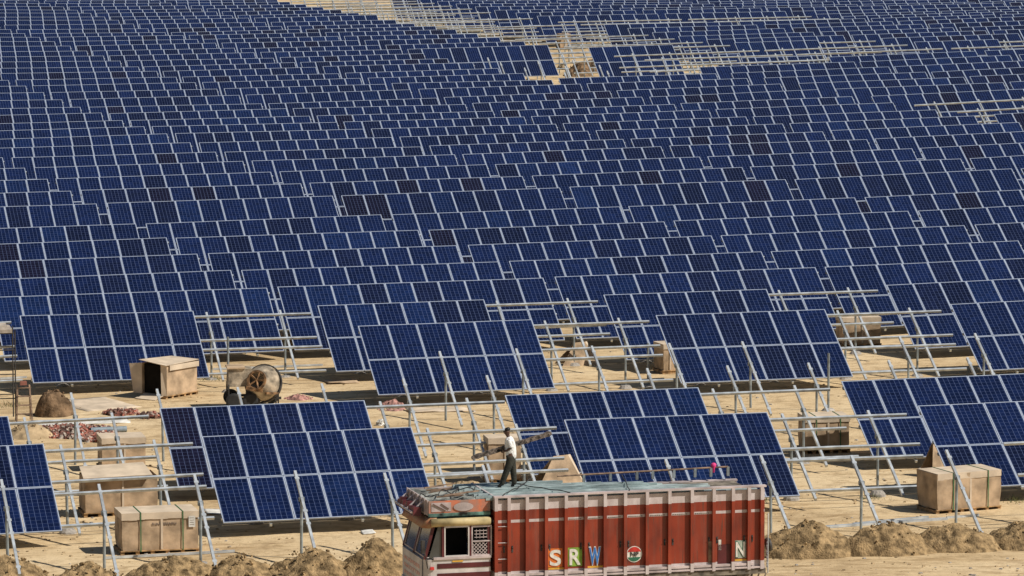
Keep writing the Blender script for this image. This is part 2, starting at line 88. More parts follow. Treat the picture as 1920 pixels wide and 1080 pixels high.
def cells_mat():
    m, t, b = newmat('silicon_cells')
    n = t.nodes; l = t.links
    tc = n.new('ShaderNodeTexCoord'); sp = n.new('ShaderNodeSeparateXYZ')
    l.new(tc.outputs['Object'], sp.inputs[0])
    def math_(op, a, bb=None, c=None):
        x = n.new('ShaderNodeMath'); x.operation = op
        for i, vv in enumerate((a, bb, c)):
            if vv is None: continue
            if isinstance(vv, (int, float)): x.inputs[i].default_value = vv
            else: l.new(vv, x.inputs[i])
        return x.outputs[0]
    px = (1.0 - 0.09) / 6; py = (1.956 - 0.09) / 12
    cx = math_('DIVIDE', math_('SUBTRACT', sp.outputs[0], 0.045), px)
    cy = math_('DIVIDE', math_('ADD', sp.outputs[1], 1.956 - 0.045), py)
    fx = math_('ABSOLUTE', math_('SUBTRACT', math_('FRACT', cx), 0.5))
    fy = math_('ABSOLUTE', math_('SUBTRACT', math_('FRACT', cy), 0.5))
    lx = math_('GREATER_THAN', fx, 0.5 - 0.036)
    ly = math_('GREATER_THAN', fy, 0.5 - 0.028)
    # bus bars: two bright ribbons down each cell
    bx = math_('ABSOLUTE', math_('SUBTRACT', fx, 0.22))
    bb_ = math_('LESS_THAN', bx, 0.012)
    ix = math_('FLOOR', cx); iy = math_('FLOOR', cy)
    oi = n.new('ShaderNodeObjectInfo')
    cb = n.new('ShaderNodeCombineXYZ'); l.new(ix, cb.inputs[0]); l.new(iy, cb.inputs[1])
    l.new(math_('MULTIPLY', oi.outputs['Random'], 97.0), cb.inputs[2])
    wn = n.new('ShaderNodeTexWhiteNoise'); wn.noise_dimensions = '3D'; l.new(cb.outputs[0], wn.inputs['Vector'])
    # crystal mottling
    ns = n.new('ShaderNodeTexNoise'); ns.inputs['Scale'].default_value = 3.0; ns.inputs['Detail'].default_value = 3
    off = n.new('ShaderNodeVectorMath'); off.operation = 'ADD'
    l.new(tc.outputs['Object'], off.inputs[0]); l.new(cb.outputs[0], off.inputs[1])
    l.new(off.outputs[0], ns.inputs['Vector'])
    k = math_('ADD', math_('MULTIPLY', wn.outputs['Value'], 0.5), math_('MULTIPLY', ns.outputs['Fac'], 0.5))
    k = math_('ADD', k, 0.5)
    # dust film drifting over whole rows
    ge = n.new('ShaderNodeNewGeometry'); n3 = n.new('ShaderNodeTexNoise'); n3.inputs['Scale'].default_value = 0.22; n3.inputs['Detail'].default_value = 4
    l.new(ge.outputs['Position'], n3.inputs['Vector'])
    k = math_('MULTIPLY', k, math_('ADD', math_('MULTIPLY', n3.outputs['Fac'], 0.9), 0.55))
    n4 = n.new('ShaderNodeTexNoise'); n4.inputs['Scale'].default_value = 1.6; n4.inputs['Detail'].default_value = 6
    l.new(ge.outputs['Position'], n4.inputs['Vector'])
    rr = math_('ADD', math_('MULTIPLY', n4.outputs['Fac'], 0.22), 0.13)
    l.new(rr, b.inputs['Roughness'])
    vm = n.new('ShaderNodeVectorMath'); vm.operation = 'SCALE'
    l.new(oi.outputs['Color'], vm.inputs[0]); l.new(k, vm.inputs['Scale'])
    m1 = n.new('ShaderNodeMix'); m1.data_type = 'RGBA'
    l.new(math_('MULTIPLY', ly, 0.33), m1.inputs[0]); l.new(vm.outputs[0], m1.inputs[6])
    m1.inputs[7].default_value = (0.14, 0.19, 0.36, 1)
    m2 = n.new('ShaderNodeMix'); m2.data_type = 'RGBA'
    l.new(math_('MAXIMUM', math_('MULTIPLY', lx, 0.50), math_('MULTIPLY', bb_, 0.06)), m2.inputs[0]); l.new(m1.outputs[2], m2.inputs[6])
    m2.inputs[7].default_value = (0.15, 0.20, 0.37, 1)
    l.new(m2.outputs[2], b.inputs['Base Color'])
    b.inputs['Specular IOR Level'].default_value = 0.25
    return m

def ground_mat():
    m, t, b = newmat('sand_ground')
    n = t.nodes; l = t.links
    tc = n.new('ShaderNodeTexCoord')
    mp = n.new('ShaderNodeMapping'); l.new(tc.outputs['Object'], mp.inputs[0])
    def nz(sc, det, rough=0.6, dist=0.0, stretch=None):
        x = n.new('ShaderNodeTexNoise'); x.inputs['Scale'].default_value = sc; x.inputs['Detail'].default_value = det
        x.inputs['Roughness'].default_value = rough; x.inputs['Distortion'].default_value = dist
        if stretch:
            q = n.new('ShaderNodeMapping'); q.inputs['Scale'].default_value = stretch
            l.new(tc.outputs['Object'], q.inputs[0]); l.new(q.outputs[0], x.inputs['Vector'])
        else: l.new(mp.outputs[0], x.inputs['Vector'])
        return x.outputs['Fac']
    def ramp(f, stops):
        r = n.new('ShaderNodeValToRGB'); e = r.color_ramp.elements
        while len(e) < len(stops): e.new(0.5)
        for i, (p, c) in enumerate(stops): e[i].position = p; e[i].color = (*c, 1)
        l.new(f, r.inputs[0]); return r.outputs[0]
    big = ramp(nz(0.16, 5), [(0.3, (0.46, 0.33, 0.18)), (0.5, (0.63, 0.475, 0.275)), (0.7, (0.72, 0.57, 0.355))])
    fine = ramp(nz(1.7, 9, 0.72), [(0.34, (0.55, 0.50, 0.45)), (0.52, (1, 1, 1)), (1, (1.06, 1.06, 1.06))])
    mul = n.new('ShaderNodeMix'); mul.data_type = 'RGBA'; mul.blend_type = 'MULTIPLY'; mul.inputs[0].default_value = 0.75
    l.new(big, mul.inputs[6]); l.new(fine, mul.inputs[7])
    # trodden, damp streaks running along the rows
    st = ramp(nz(0.9, 6, 0.6, 0.8, (0.35, 1.5, 1)), [(0.56, (1, 1, 1)), (0.66, (0.62, 0.55, 0.47))])
    mu2 = n.new('ShaderNodeMix'); mu2.data_type = 'RGBA'; mu2.blend_type = 'MULTIPLY'; mu2.inputs[0].default_value = 0.7
    l.new(mul.outputs[2], mu2.inputs[6]); l.new(st, mu2.inputs[7])
    # tyre ruts and cable scratches: thin wandering lines
    rut = ramp(nz(0.55, 3, 0.5, 1.4, (0.22, 1.0, 1)), [(0.485, (1, 1, 1)), (0.5, (0.70, 0.66, 0.60)), (0.515, (1, 1, 1))])
    mu3 = n.new('ShaderNodeMix'); mu3.data_type = 'RGBA'; mu3.blend_type = 'MULTIPLY'; mu3.inputs[0].default_value = 0.8
    l.new(mu2.outputs[2], mu3.inputs[6]); l.new(rut, mu3.inputs[7])
    l.new(mu3.outputs[2], b.inputs['Base Color'])
    b.inputs['Roughness'].default_value = 0.95
    b.inputs['Specular IOR Level'].default_value = 0.15
    bn = n.new('ShaderNodeBump'); bn.inputs['Strength'].default_value = 0.45; bn.inputs['Distance'].default_value = 0.12
    l.new(nz(3.2, 9, 0.7), bn.inputs['Height']); l.new(bn.outputs['Normal'], b.inputs['Normal'])
    return m

M_CELL = cells_mat()
M_FRAME = mat('anodised_frame', (0.42, 0.48, 0.58), 0.45, 0.15, 0.06, 3)
M_BACK = mat('module_backsheet', (0.6, 0.6, 0.58), 0.6)
M_GALV = mat('galvanised_steel', (0.55, 0.59, 0.61), 0.42, 0.35, 0.16, 2.5)
M_GALVD = mat('dull_galvanised_steel', (0.30, 0.34, 0.35), 0.5, 0.35, 0.2, 4)
M_GROUND = ground_mat()
M_SOIL = mat('dug_soil', (0.34, 0.235, 0.12), 0.95, 0, 0.3, 5, 1.0, 0.1)
M_SAND = mat('loose_sand', (0.44, 0.325, 0.19), 0.95, 0, 0.2, 1.5, 0.6, 0.1)
M_DARKSOIL = mat('dark_clay', (0.2, 0.13, 0.075), 0.95, 0, 0.3, 3, 1.0, 0.1)
M_CARD = mat('cardboard', (0.46, 0.335, 0.215), 0.85, 0, 0.2, 2.2, 0.12, 0.2)
M_CARDL = mat('cardboard_lid', (0.60, 0.49, 0.36), 0.85, 0, 0.1, 1.8, 0.05, 0.2)
M_WOOD = mat('pallet_wood', (0.42, 0.26, 0.12), 0.85, 0, 0.25, 5)
M_STRAP = mat('green_strap', (0.05, 0.14, 0.05), 0.6)
M_PAPER = mat('paper_sheet', (0.66, 0.64, 0.58), 0.8)
M_INK = mat('dark_print', (0.16, 0.12, 0.09), 0.8)
M_BLACK = mat('black_rubber', (0.02, 0.02, 0.02), 0.8)
M_DARK = mat('dark_iron', (0.06, 0.055, 0.05), 0.7, 0.2, 0.3)
M_CONC = mat('concrete', (0.36, 0.33, 0.29), 0.9, 0, 0.2, 4, 0.4)

# ------------------------------------------------------------------ mesh helpers
class MB:
    def __init__(self):
        self.v = []; self.f = []; self.m = []
    def _add(self, vs, fs, mi=0, M=None):
        o = len(self.v)
        self.v += [tuple(M @ Vector(p)) if M else tuple(p) for p in vs]
        self.f += [tuple(o + i for i in f) for f in fs]
        self.m += [mi] * len(fs)
    def box(self, x0, x1, y0, y1, z0, z1, mi=0, M=None, taper=0.0):
        t = taper
        vs = [(x0, y0, z0), (x1, y0, z0), (x1, y1, z0), (x0, y1, z0),
              (x0 + t, y0 + t, z1), (x1 - t, y0 + t, z1), (x1 - t, y1 - t, z1), (x0 + t, y1 - t, z1)]
        self._add(vs, [(0, 3, 2, 1), (4, 5, 6, 7), (0, 1, 5, 4), (1, 2, 6, 5), (2, 3, 7, 6), (3, 0, 4, 7)], mi, M)
    def bar(self, a, b, w, h=None, mi=0):
        """rectangular bar between two points"""
        a = Vector(a); b = Vector(b); d = b - a; L = d.length
        if h is None: h = w
        q = d.to_track_quat('X', 'Z').to_matrix().to_4x4()
        self.box(0, L, -w / 2, w / 2, -h / 2, h / 2, mi, Matrix.Translation(a) @ q)
    def tube(self, a, b, r, r2=None, mi=0, n=10, cap=True):
        a = Vector(a); b = Vector(b); d = b - a; r2 = r if r2 is None else r2
        q = d.to_track_quat('Z', 'Y').to_matrix().to_4x4(); M = Matrix.Translation(a) @ q; L = d.length
        vs = [(r * math.cos(2 * math.pi * i / n), r * math.sin(2 * math.pi * i / n), 0) for i in range(n)]
        vs += [(r2 * math.cos(2 * math.pi * i / n), r2 * math.sin(2 * math.pi * i / n), L) for i in range(n)]
        fs = [(i, (i + 1) % n, n + (i + 1) % n, n + i) for i in range(n)]
        if cap: fs += [tuple(range(n - 1, -1, -1)), tuple(range(n, 2 * n))]
        self._add(vs, fs, mi, M)
    def lathe(self, prof, mi=0, M=None, n=20):
        vs = []; fs = []
        for r, z in prof:
            vs += [(r * math.cos(2 * math.pi * i / n), r * math.sin(2 * math.pi * i / n), z) for i in range(n)]
        for k in range(len(prof) - 1):
            fs += [(k * n + i, k * n + (i + 1) % n, (k + 1) * n + (i + 1) % n, (k + 1) * n + i) for i in range(n)]
        self._add(vs, fs, mi, M)
    def poly(self, pts, t, axis='y', mi=0, M=None):
        """outline in x,z given thickness t along y"""
        n = len(pts)
        vs = [(x, 0, z) for x, z in pts] + [(x, t, z) for x, z in pts]
        fs = [tuple(range(n)), tuple(range(2 * n - 1, n - 1, -1))]
        fs += [(i, i + n, (i + 1) % n + n, (i + 1) % n) for i in range(n)]
        self._add(vs, fs, mi, M)
    def quadplate(self, p, t, mi=0):
        """thin bent-free plate on four points"""
        p = [Vector(x) for x in p]; nrm = (p[1] - p[0]).cross(p[3] - p[0]).normalized() * t
        vs = p + [x + nrm for x in p]
        self._add(vs, [(0, 3, 2, 1), (4, 5, 6, 7), (0, 1, 5, 4), (1, 2, 6, 5), (2, 3, 7, 6), (3, 0, 4, 7)], mi)
    def mesh(self, name, mats, smooth=False):
        me = bpy.data.meshes.new(name)
        me.from_pydata(self.v, [], self.f)
        for m_ in (mats if isinstance(mats, (list, tuple)) else [mats]): me.materials.append(m_)
        me.polygons.foreach_set('material_index', self.m)
        bm = bmesh.new(); bm.from_mesh(me); bmesh.ops.recalc_face_normals(bm, faces=bm.faces); bm.to_mesh(me); bm.free()
        if smooth:
            me.polygons.foreach_set('use_smooth', [True] * len(me.polygons))
        me.update()
        return me
    def build(self, name, mats, parent=None, smooth=False):
        return obj(name, self.mesh(name, mats, smooth), parent)

def obj(name, me, parent=None, M=None):
    o = bpy.data.objects.new(name, me); COL.objects.link(o)
    if parent: o.parent = parent
    if M is not None: o.matrix_local = M
    return o
def tag(o, label=None, cat=None, group=None, kind=None):
    if label: o['label'] = label
    if cat: o['category'] = cat
    if group: o['group'] = group
    if kind: o['kind'] = kind
    return o
def empty(name, M, label=None, cat=None, group=None):
    o = bpy.data.objects.new(name, None); COL.objects.link(o)
    o.empty_display_size = 0.2
    o.matrix_world = M
    return tag(o, label, cat, group)
def copy_tree(o, parent=None):
    c = o.copy(); COL.objects.link(c)
    if parent: c.parent = parent
    for ch in list(o.children): copy_tree(ch, c)
    return c

# ------------------------------------------------------------------ terrain
CA, SA = math.cos(YAW), math.sin(YAW)
def terr(X, Y):
    """height of the line of table tops over the rolling site"""
    Y_ = min(max(Y, 128.0), 470.0)
    lim = 0.101 * Y_ + 3
    X_ = min(max(X, -lim), lim)
    dx, dy = X_ - U0, Y_ - D0
    u = (dx * CA + dy * SA) / 50.0; v = (-dx * SA + dy * CA) / 150.0
    return sum(c * u ** i * v ** j for i, j, c in POLY)
TABLE_H = 2.35
def gz(X, Y):
    return terr(X - 0.2, Y + 0.9) - TABLE_H + 0.035 * noise.noise((X * 0.35, Y * 0.35, 3.1)) + 0.015 * noise.noise((X * 1.3, Y * 1.3, 7.7))
cp, sp_ = math.cos(CAMP), math.sin(CAMP)
def ray(px, py):
    X = (px - 960) / 9500.0; U = -(py - 540) / 9500.0
    return Vector((X, cp + U * sp_, -sp_ + U * cp))
def at(px, py, h=0.0):
    """world point on (or h above) the ground seen at a picture position"""
    d = ray(px, py); t = 100.0
    while t < 600:
        p = Vector((0, 0, CAMH)) + d * t
        if p.z <= gz(p.x, p.y) + h: break
        t += 0.5
    lo, hi = t - 0.5, t
    for _ in range(12):
        m_ = (lo + hi) / 2; p = Vector((0, 0, CAMH)) + d * m_
        if p.z <= gz(p.x, p.y) + h: hi = m_
        else: lo = m_
    return Vector((0, 0, CAMH)) + d * hi
def scale_at(p): return 9500.0 / (p.y * cp - (p.z - CAMH) * sp_)
def frange(a, b, s):
    o = []
    while a < b - 1e-6: o.append(a); a += s
    return o
xs = [-4000, -1500, -600, -250, -120, -80] + frange(-58, 58, 0.8) + [58, 80, 120, 250, 600, 1500, 4000]
ys = [-400, -100, 0, 50, 90, 105] + frange(114, 170, 0.5) + frange(170, 480, 1.4) + [480, 510, 600, 800, 1300, 2500, 6000]
gv = [(x, y, gz(x, y)) for y in ys for x in xs]
nx = len(xs)
gf = [(j * nx + i, j * nx + i + 1, (j + 1) * nx + i + 1, (j + 1) * nx + i) for j in range(len(ys) - 1) for i in range(nx - 1)]
gm = bpy.data.meshes.new('ground'); gm.from_pydata(gv, [], gf); gm.materials.append(M_GROUND)
gm.polygons.foreach_set('use_smooth', [True] * len(gm.polygons))
tag(obj('ground', gm), kind='structure')

# ------------------------------------------------------------------ solar tables
TILT = R(28.7)
MW, ML, PITCH = 1.0, 1.956, 1.012
SLOPE = 2 * ML + 0.02
def module_mesh():
    b = MB(); fw = 0.027; t = 0.04
    b.box(0, MW, -fw, 0, -t, 0, 0); b.box(0, MW, -ML, -ML + fw, -t, 0, 0)
    b.box(0, fw, -ML + fw, -fw, -t, 0, 0); b.box(MW - fw, MW, -ML + fw, -fw, -t, 0, 0)
    z = -0.006
    b._add([(fw, -ML + fw, z), (MW - fw, -ML + fw, z), (MW - fw, -fw, z), (fw, -fw, z)], [(0, 1, 2, 3)], 1)
    z = -0.012
    b._add([(fw, -ML + fw, z), (MW - fw, -ML + fw, z), (MW - fw, -fw, z), (fw, -fw, z)], [(3, 2, 1, 0)], 2)
    me = bpy.data.meshes.new('solar_module'); me.from_pydata(b.v, [], b.f)
    for m_ in (M_FRAME, M_CELL, M_BACK): me.materials.append(m_)
    me.polygons.foreach_set('material_index', b.m); me.update()
    return me
ME_MOD = module_mesh()
PUR = [0.07 * SLOPE, 0.43 * SLOPE, 0.57 * SLOPE, 0.93 * SLOPE]
RAF = [1.35, 3.95, 6.55, 9.15]
POST_S = 1.0
TW = 10 * PITCH
def purlin_mesh():
    b = MB()                                                     # open channel, lips down
    b.box(-0.02, TW + 0.05, -0.035, 0.035, -0.008, 0); b.box(-0.02, TW + 0.05, -0.035, -0.028, -0.07, -0.008); b.box(-0.02, TW + 0.05, 0.028, 0.035, -0.07, -0.008)
    return b
def rafter_mb(b=None, u=0.0):
    b = b or MB()
    b.box(u - 0.035, u + 0.035, -SLOPE - 0.02, 0.06, -0.2, -0.113)
    for s in PUR: b.box(u - 0.06, u + 0.06, -s - 0.05, -s + 0.05, -0.113, -0.108)
    return b
def post_mb(b=None, u=0.0, M=None):
    b = b or MB(); y = -POST_S * math.cos(TILT); z = -POST_S * math.sin(TILT) - 0.16
    b.tube((u, y, -2.75), (u, y, z), 0.04, n=8)
    return b
def bracket_mb(b=None, u=0.0):
    b = b or MB(); y = -POST_S * math.cos(TILT); z = -POST_S * math.sin(TILT) - 0.18
    b.box(u - 0.07, u + 0.07, y - 0.07, y + 0.07, z - 0.1, z + 0.02)
    return b
ROT = Matrix.Rotation(TILT, 4, 'X')
ME_PUR = purlin_mesh().mesh('purlin', M_GALV)
ME_RAF = rafter_mb().mesh('rafter', M_GALV)
ME_POST = post_mb().mesh('post', M_GALVD)
ME_BRK = bracket_mb().mesh('bracket', M_GALVD)
def foot_mb():
    b = MB(); y = -POST_S * math.cos(TILT)
    b.lathe([(0.0, 0.12), (0.16, 0.10), (0.24, 0.0), (0.3, -0.25)], M=Matrix.Translation((0, y, -TABLE_H - 0.02)), n=10)
    return b
ME_FOOT = foot_mb().mesh('concrete_footing', M_CONC)
def full_support():
    b = MB(); n0 = 0
    for u in RAF: rafter_mb(b, u)
    b.v = [tuple(ROT @ Vector(p)) for p in b.v]
    k = len(b.v)
    for u in RAF: post_mb(b, u)
    pb = MB()
    for s in PUR:
        q = purlin_mesh(); pb._add([(x, y - s, z - 0.04) for x, y, z in q.v], q.f)
    b._add([tuple(ROT @ Vector(p)) for p in pb.v], pb.f)
    return b.mesh('support_frame', M_GALV)
ME_SUP = full_support()

ONES = ['', 'first', 'second', 'third', 'fourth', 'fifth', 'sixth', 'seventh', 'eighth', 'ninth', 'tenth', 'eleventh', 'twelfth', 'thirteenth',
        'fourteenth', 'fifteenth', 'sixteenth', 'seventeenth', 'eighteenth', 'nineteenth']
TENS = {2: ('twenty', 'twentieth'), 3: ('thirty', 'thirtieth'), 4: ('forty', 'fortieth')}
def ordn(k):
    if k < 20: return ONES[k]
    a, b_ = divmod(k, 10)
    return TENS[a][1] if b_ == 0 else TENS[a][0] + '-' + ONES[b_]
rng = random.Random(11)
def module_colour(row, col, i, j):
    x = noise.noise((row * 0.31, col * 1.7 + i * 0.13, 4.0))
    k = rng.random() + 0.25 * x
    f = rng.uniform(0.85, 1.15)
    if k < 0.03: c = (0.0058, 0.0052, 0.0155)            # purple black batch
    elif k < 0.2: c = (0.004, 0.0072, 0.028)
    elif k > 0.96: c = (0.0045, 0.0135, 0.056)
    else: c = (0.0036, 0.0096, 0.043)
    return (c[0] * f, c[1] * f, c[2] * f, 1)
def basis(tl, tr):
    x = (tr - tl).normalized(); y = Vector((0, 0, 1)).cross(x).normalized(); z = x.cross(y)
    return Matrix((x, y, z)).transposed().to_4x4()
rows = {}
for t in TABLES: rows.setdefault(t[0], []).append(t[1])
rowlist = sorted(set(list(rows) + [7, 8, 11]), reverse=True)
NMOD = 0
for r, c, nmod, ax, ay, az, bx, by, bz in TABLES:
    tl, tr = Vector((ax, ay, az)), Vector((bx, by, bz))
    B = basis(tl, tr); sc = (tr - tl).length / (TW)
    off = Vector((-TW / 2, 1.7, TABLE_H))                         # table corner seen from the empty's origin
    org = tl - B.to_3x3() @ Vector((off.x * sc, off.y, off.z))
    k = rowlist.index(r) + 1; q = sorted(rows[r]).index(c) + 1
    place = f'{ordn(k)} row from the truck, {ordn(q)} from left'
    if nmod == 10: lab = f'full blue solar table, {place}'
    elif nmod: lab = f'half filled solar table, {place}'
    else: lab = f'bare steel table frame, {place}'
    name = 'solar_table' if nmod else 'table_frame'
    e = empty(name, Matrix.Translation(org) @ B @ Matrix.Diagonal((sc, 1, 1, 1)), lab, 'solar table' if nmod else 'steel frame',
              {10: 'full solar tables', 0: 'bare table frames'}.get(nmod, 'part filled solar tables'))
    P = Matrix.Translation(off)
    PR = P @ ROT
    for i in range(nmod):
        for j in range(2):
            o = bpy.data.objects.new('solar_module', ME_MOD); COL.objects.link(o); o.parent = e
            jx, jz = rng.uniform(-0.004, 0.004), rng.uniform(-0.004, 0.004)
            o.matrix_local = PR @ Matrix.Translation((i * PITCH + 0.006 + jx, -j * (ML + 0.02), jz)) @ Matrix.Rotation(rng.uniform(-0.0025, 0.0025), 4, 'Z')
            o.color = module_colour(r, c, i, j); NMOD += 1
    if nmod == 10:
        obj('support_frame', ME_SUP, e, P)
    else:
        for s in PUR: obj('purlin', ME_PUR, e, PR @ Matrix.Translation((rng.uniform(0, .12), -s, -0.04)))
        for u in RAF:
            obj('rafter', ME_RAF, e, PR @ Matrix.Translation((u, 0, 0)))
            obj('post', ME_POST, e, P @ Matrix.Translation((u, 0, 0)))
            obj('bracket', ME_BRK, e, P @ Matrix.Translation((u, 0, 0)))
            if r > 3: obj('concrete_footing', ME_FOOT, e, P @ Matrix.Translation((u, 0, 0)))
# ------------------------------------------------------------------ lone supports waiting for their purlins
YM = Matrix.Rotation(YAW - R(1.25), 4, 'Z')
srows = {}
for r, x, y, z in SUPPORTS: srows.setdefault(r, []).append(x)
for r, x, y, z in SUPPORTS:
    g = gz(x, y - 1); q = sorted(srows[r]).index(x) + 1
    where = {11: 'in the front row before the tables', 7: 'in the back line of bare supports', 8: 'in the near line of bare supports'}.get(r)
    if where: lab = f'leaning steel support post, {ordn(q)} from the left {where}'
    else: lab = f'far bare steel support by brown ground, {ordn(q)} from left, {ordn(-r - 13)} line'
    M = Matrix.Translation((x, y, z - TABLE_H)) @ YM @ Matrix.Rotation(rng.uniform(-.015, .015), 4, 'Y')
    e = empty('panel_support', M, lab, 'steel support', 'bare supports without purlins')
    P = Matrix.Translation((0, 0, TABLE_H))
    obj('rafter', ME_RAF, e, P @ ROT); obj('post', ME_POST, e, P); obj('bracket', ME_BRK, e, P)
    if r in (11, 8, 7): obj('concrete_footing', ME_FOOT, e, P)
# posts set alone, no rafter yet
for px, py, h, lab in [(1553, 770, 1.9, 'lone upright steel post without rafter behind the right hand tables'), (428, 735, 1.9, 'lone upright steel post beside the concrete mixer'),
                       (1215, 725, 1.5, 'short lone steel post standing before the brown box')]:
    p = at(px, py); b = MB(); b.tube((0, 0, -.4), (0, 0, h), .04, n=8)
    e = empty('steel_post', Matrix.Translation(p), lab, 'steel post'); b.build('tube', M_GALVD, e)
    b = MB(); b.lathe([(0, .1), (.16, .08), (.24, 0), (.3, -.2)], n=10); b.build('concrete_footing', M_CONC, e)

# ------------------------------------------------------------------ heaps
def heap(name, px, py, w, d, h, m, label, cat, group=None, seed=0, rough=0.12, yaw=0.0, base=None, peak=1.25):
    c = base if base is not None else at(px, py)
    n = 64; vs = []; fs = []
    for j in range(n + 1):
        for i in range(n + 1):
            x = (i / n - .5) * w * 1.3; y = (j / n - .5) * d * 1.3
            rr = math.hypot(x / (w / 2), y / (d / 2))
            ang = math.atan2(y, x)
            rr *= 1 + 0.16 * noise.noise((math.cos(ang) * 1.5, math.sin(ang) * 1.5, seed))
            f = max(0.0, 1 - rr ** peak)
            z = h * f ** 0.85
            z += (noise.noise((x * 1.3, y * 1.3, seed + 9)) * rough * 2.0 + noise.noise((x * 4.5, y * 4.5, seed)) * rough * 1.1 + noise.noise((x * 10, y * 10, seed)) * rough * .55) * min(1, f * 3)
            z -= 0.05 + 0.5 * max(0.0, rr - 1)
            vs.append((x, y, z))
    for j in range(n):
        for i in range(n): fs.append((j * (n + 1) + i, j * (n + 1) + i + 1, (j + 1) * (n + 1) + i + 1, (j + 1) * (n + 1) + i))
    me = bpy.data.meshes.new(name); me.from_pydata(vs, [], fs); me.materials.append(m)
    me.polygons.foreach_set('use_smooth', [True] * len(me.polygons))
    o = obj(name, me); o.location = c; o.rotation_euler = (0, 0, yaw)
    # clods lying on the heap, part of it
    b = MB(); rg = random.Random(seed)
    for _ in range(45):
        a = rg.uniform(0, 6.28); q = rg.uniform(.1, 1.08); x = math.cos(a) * w / 2 * q; y = math.sin(a) * d / 2 * q
        s = rg.uniform(.015, .042); z = h * max(0, 1 - q ** peak) ** .85
        M = Matrix.Translation((x, y, z)) @ Matrix.Rotation(rg.uniform(0, 6), 4, Vector((rg.random() + .1, rg.random(), rg.random())))
        b.box(-s, s, -s * .8, s * .8, -s * .7, s * .7, 0, M, taper=s * .3)
    tag(b.build('clods', m, o), kind='stuff')
    return tag(o, label, cat, group)
g = 'soil heaps along the trench'
H_ = [(18, 1068, 2.1, .62, 'low brown soil heap in the bottom left corner'), (165, 1078, 2.3, .55, 'low soil heap below the open lid box, bottom left'),
      (330, 1070, 2.7, .62, 'soil heap in front of the strapped cardboard crate'), (452, 1068, 2.2, .66, 'small soil heap right of the strapped crate'),
      (585, 1066, 2.7, .85, 'high soil heap two heaps left of the truck'), (704, 1062, 2.4, .98, 'soil heap touching the truck front bumper'),
      (1510, 1040, 3.0, .98, 'tall soil heap behind the truck tail'), (1660, 1036, 2.9, .86, 'second soil heap right of the truck tail'),
      (1793, 1028, 2.8, .70, 'soil heap below the right hand crate'), (1925, 1024, 2.8, .72, 'soil heap cut by the right picture edge')]
for k, (px, py, w, h, lab) in enumerate(H_):
    if k < 6: py += 12; h *= .92
    heap('soil_heap', px, py, w, 1.9, h, M_SOIL, lab, 'soil heap', g, seed=k * 3.7 + 1, rough=.085, peak=1.3)
heap('soil_heap', 102, 778, 1.35, 1.3, .82, M_DARKSOIL, 'round dark soil heap behind the wooden ladder', 'soil heap', seed=40, rough=.08, peak=2.6)
heap('sand_heap', 55, 818, 1.9, 1.7, .5, M_SAND, 'smooth yellow sand heap under the left steel rails', 'sand heap', seed=41, rough=.03)
heap('soil_heap', 1085, 141, 2.2, 5, .9, M_DARKSOIL, 'brown soil heap in the far gap between tables', 'soil heap', seed=50, rough=.16)
heap('soil_heap', 1110, 130, 2.0, 8, .7, M_DARKSOIL, 'farther brown soil heap in the far gap', 'soil heap', seed=51, rough=.16)
heap('soil_heap', 1062, 128, 1.4, 7, .5, M_SAND, 'pale soil heap in the far gap between tables', 'soil heap', seed=52, rough=.12)
heap('soil_heap', 880, 930, 2.2, 2.0, .45, M_SAND, 'low sand heap between the truck roof and crates', 'sand heap', seed=53, rough=.06)

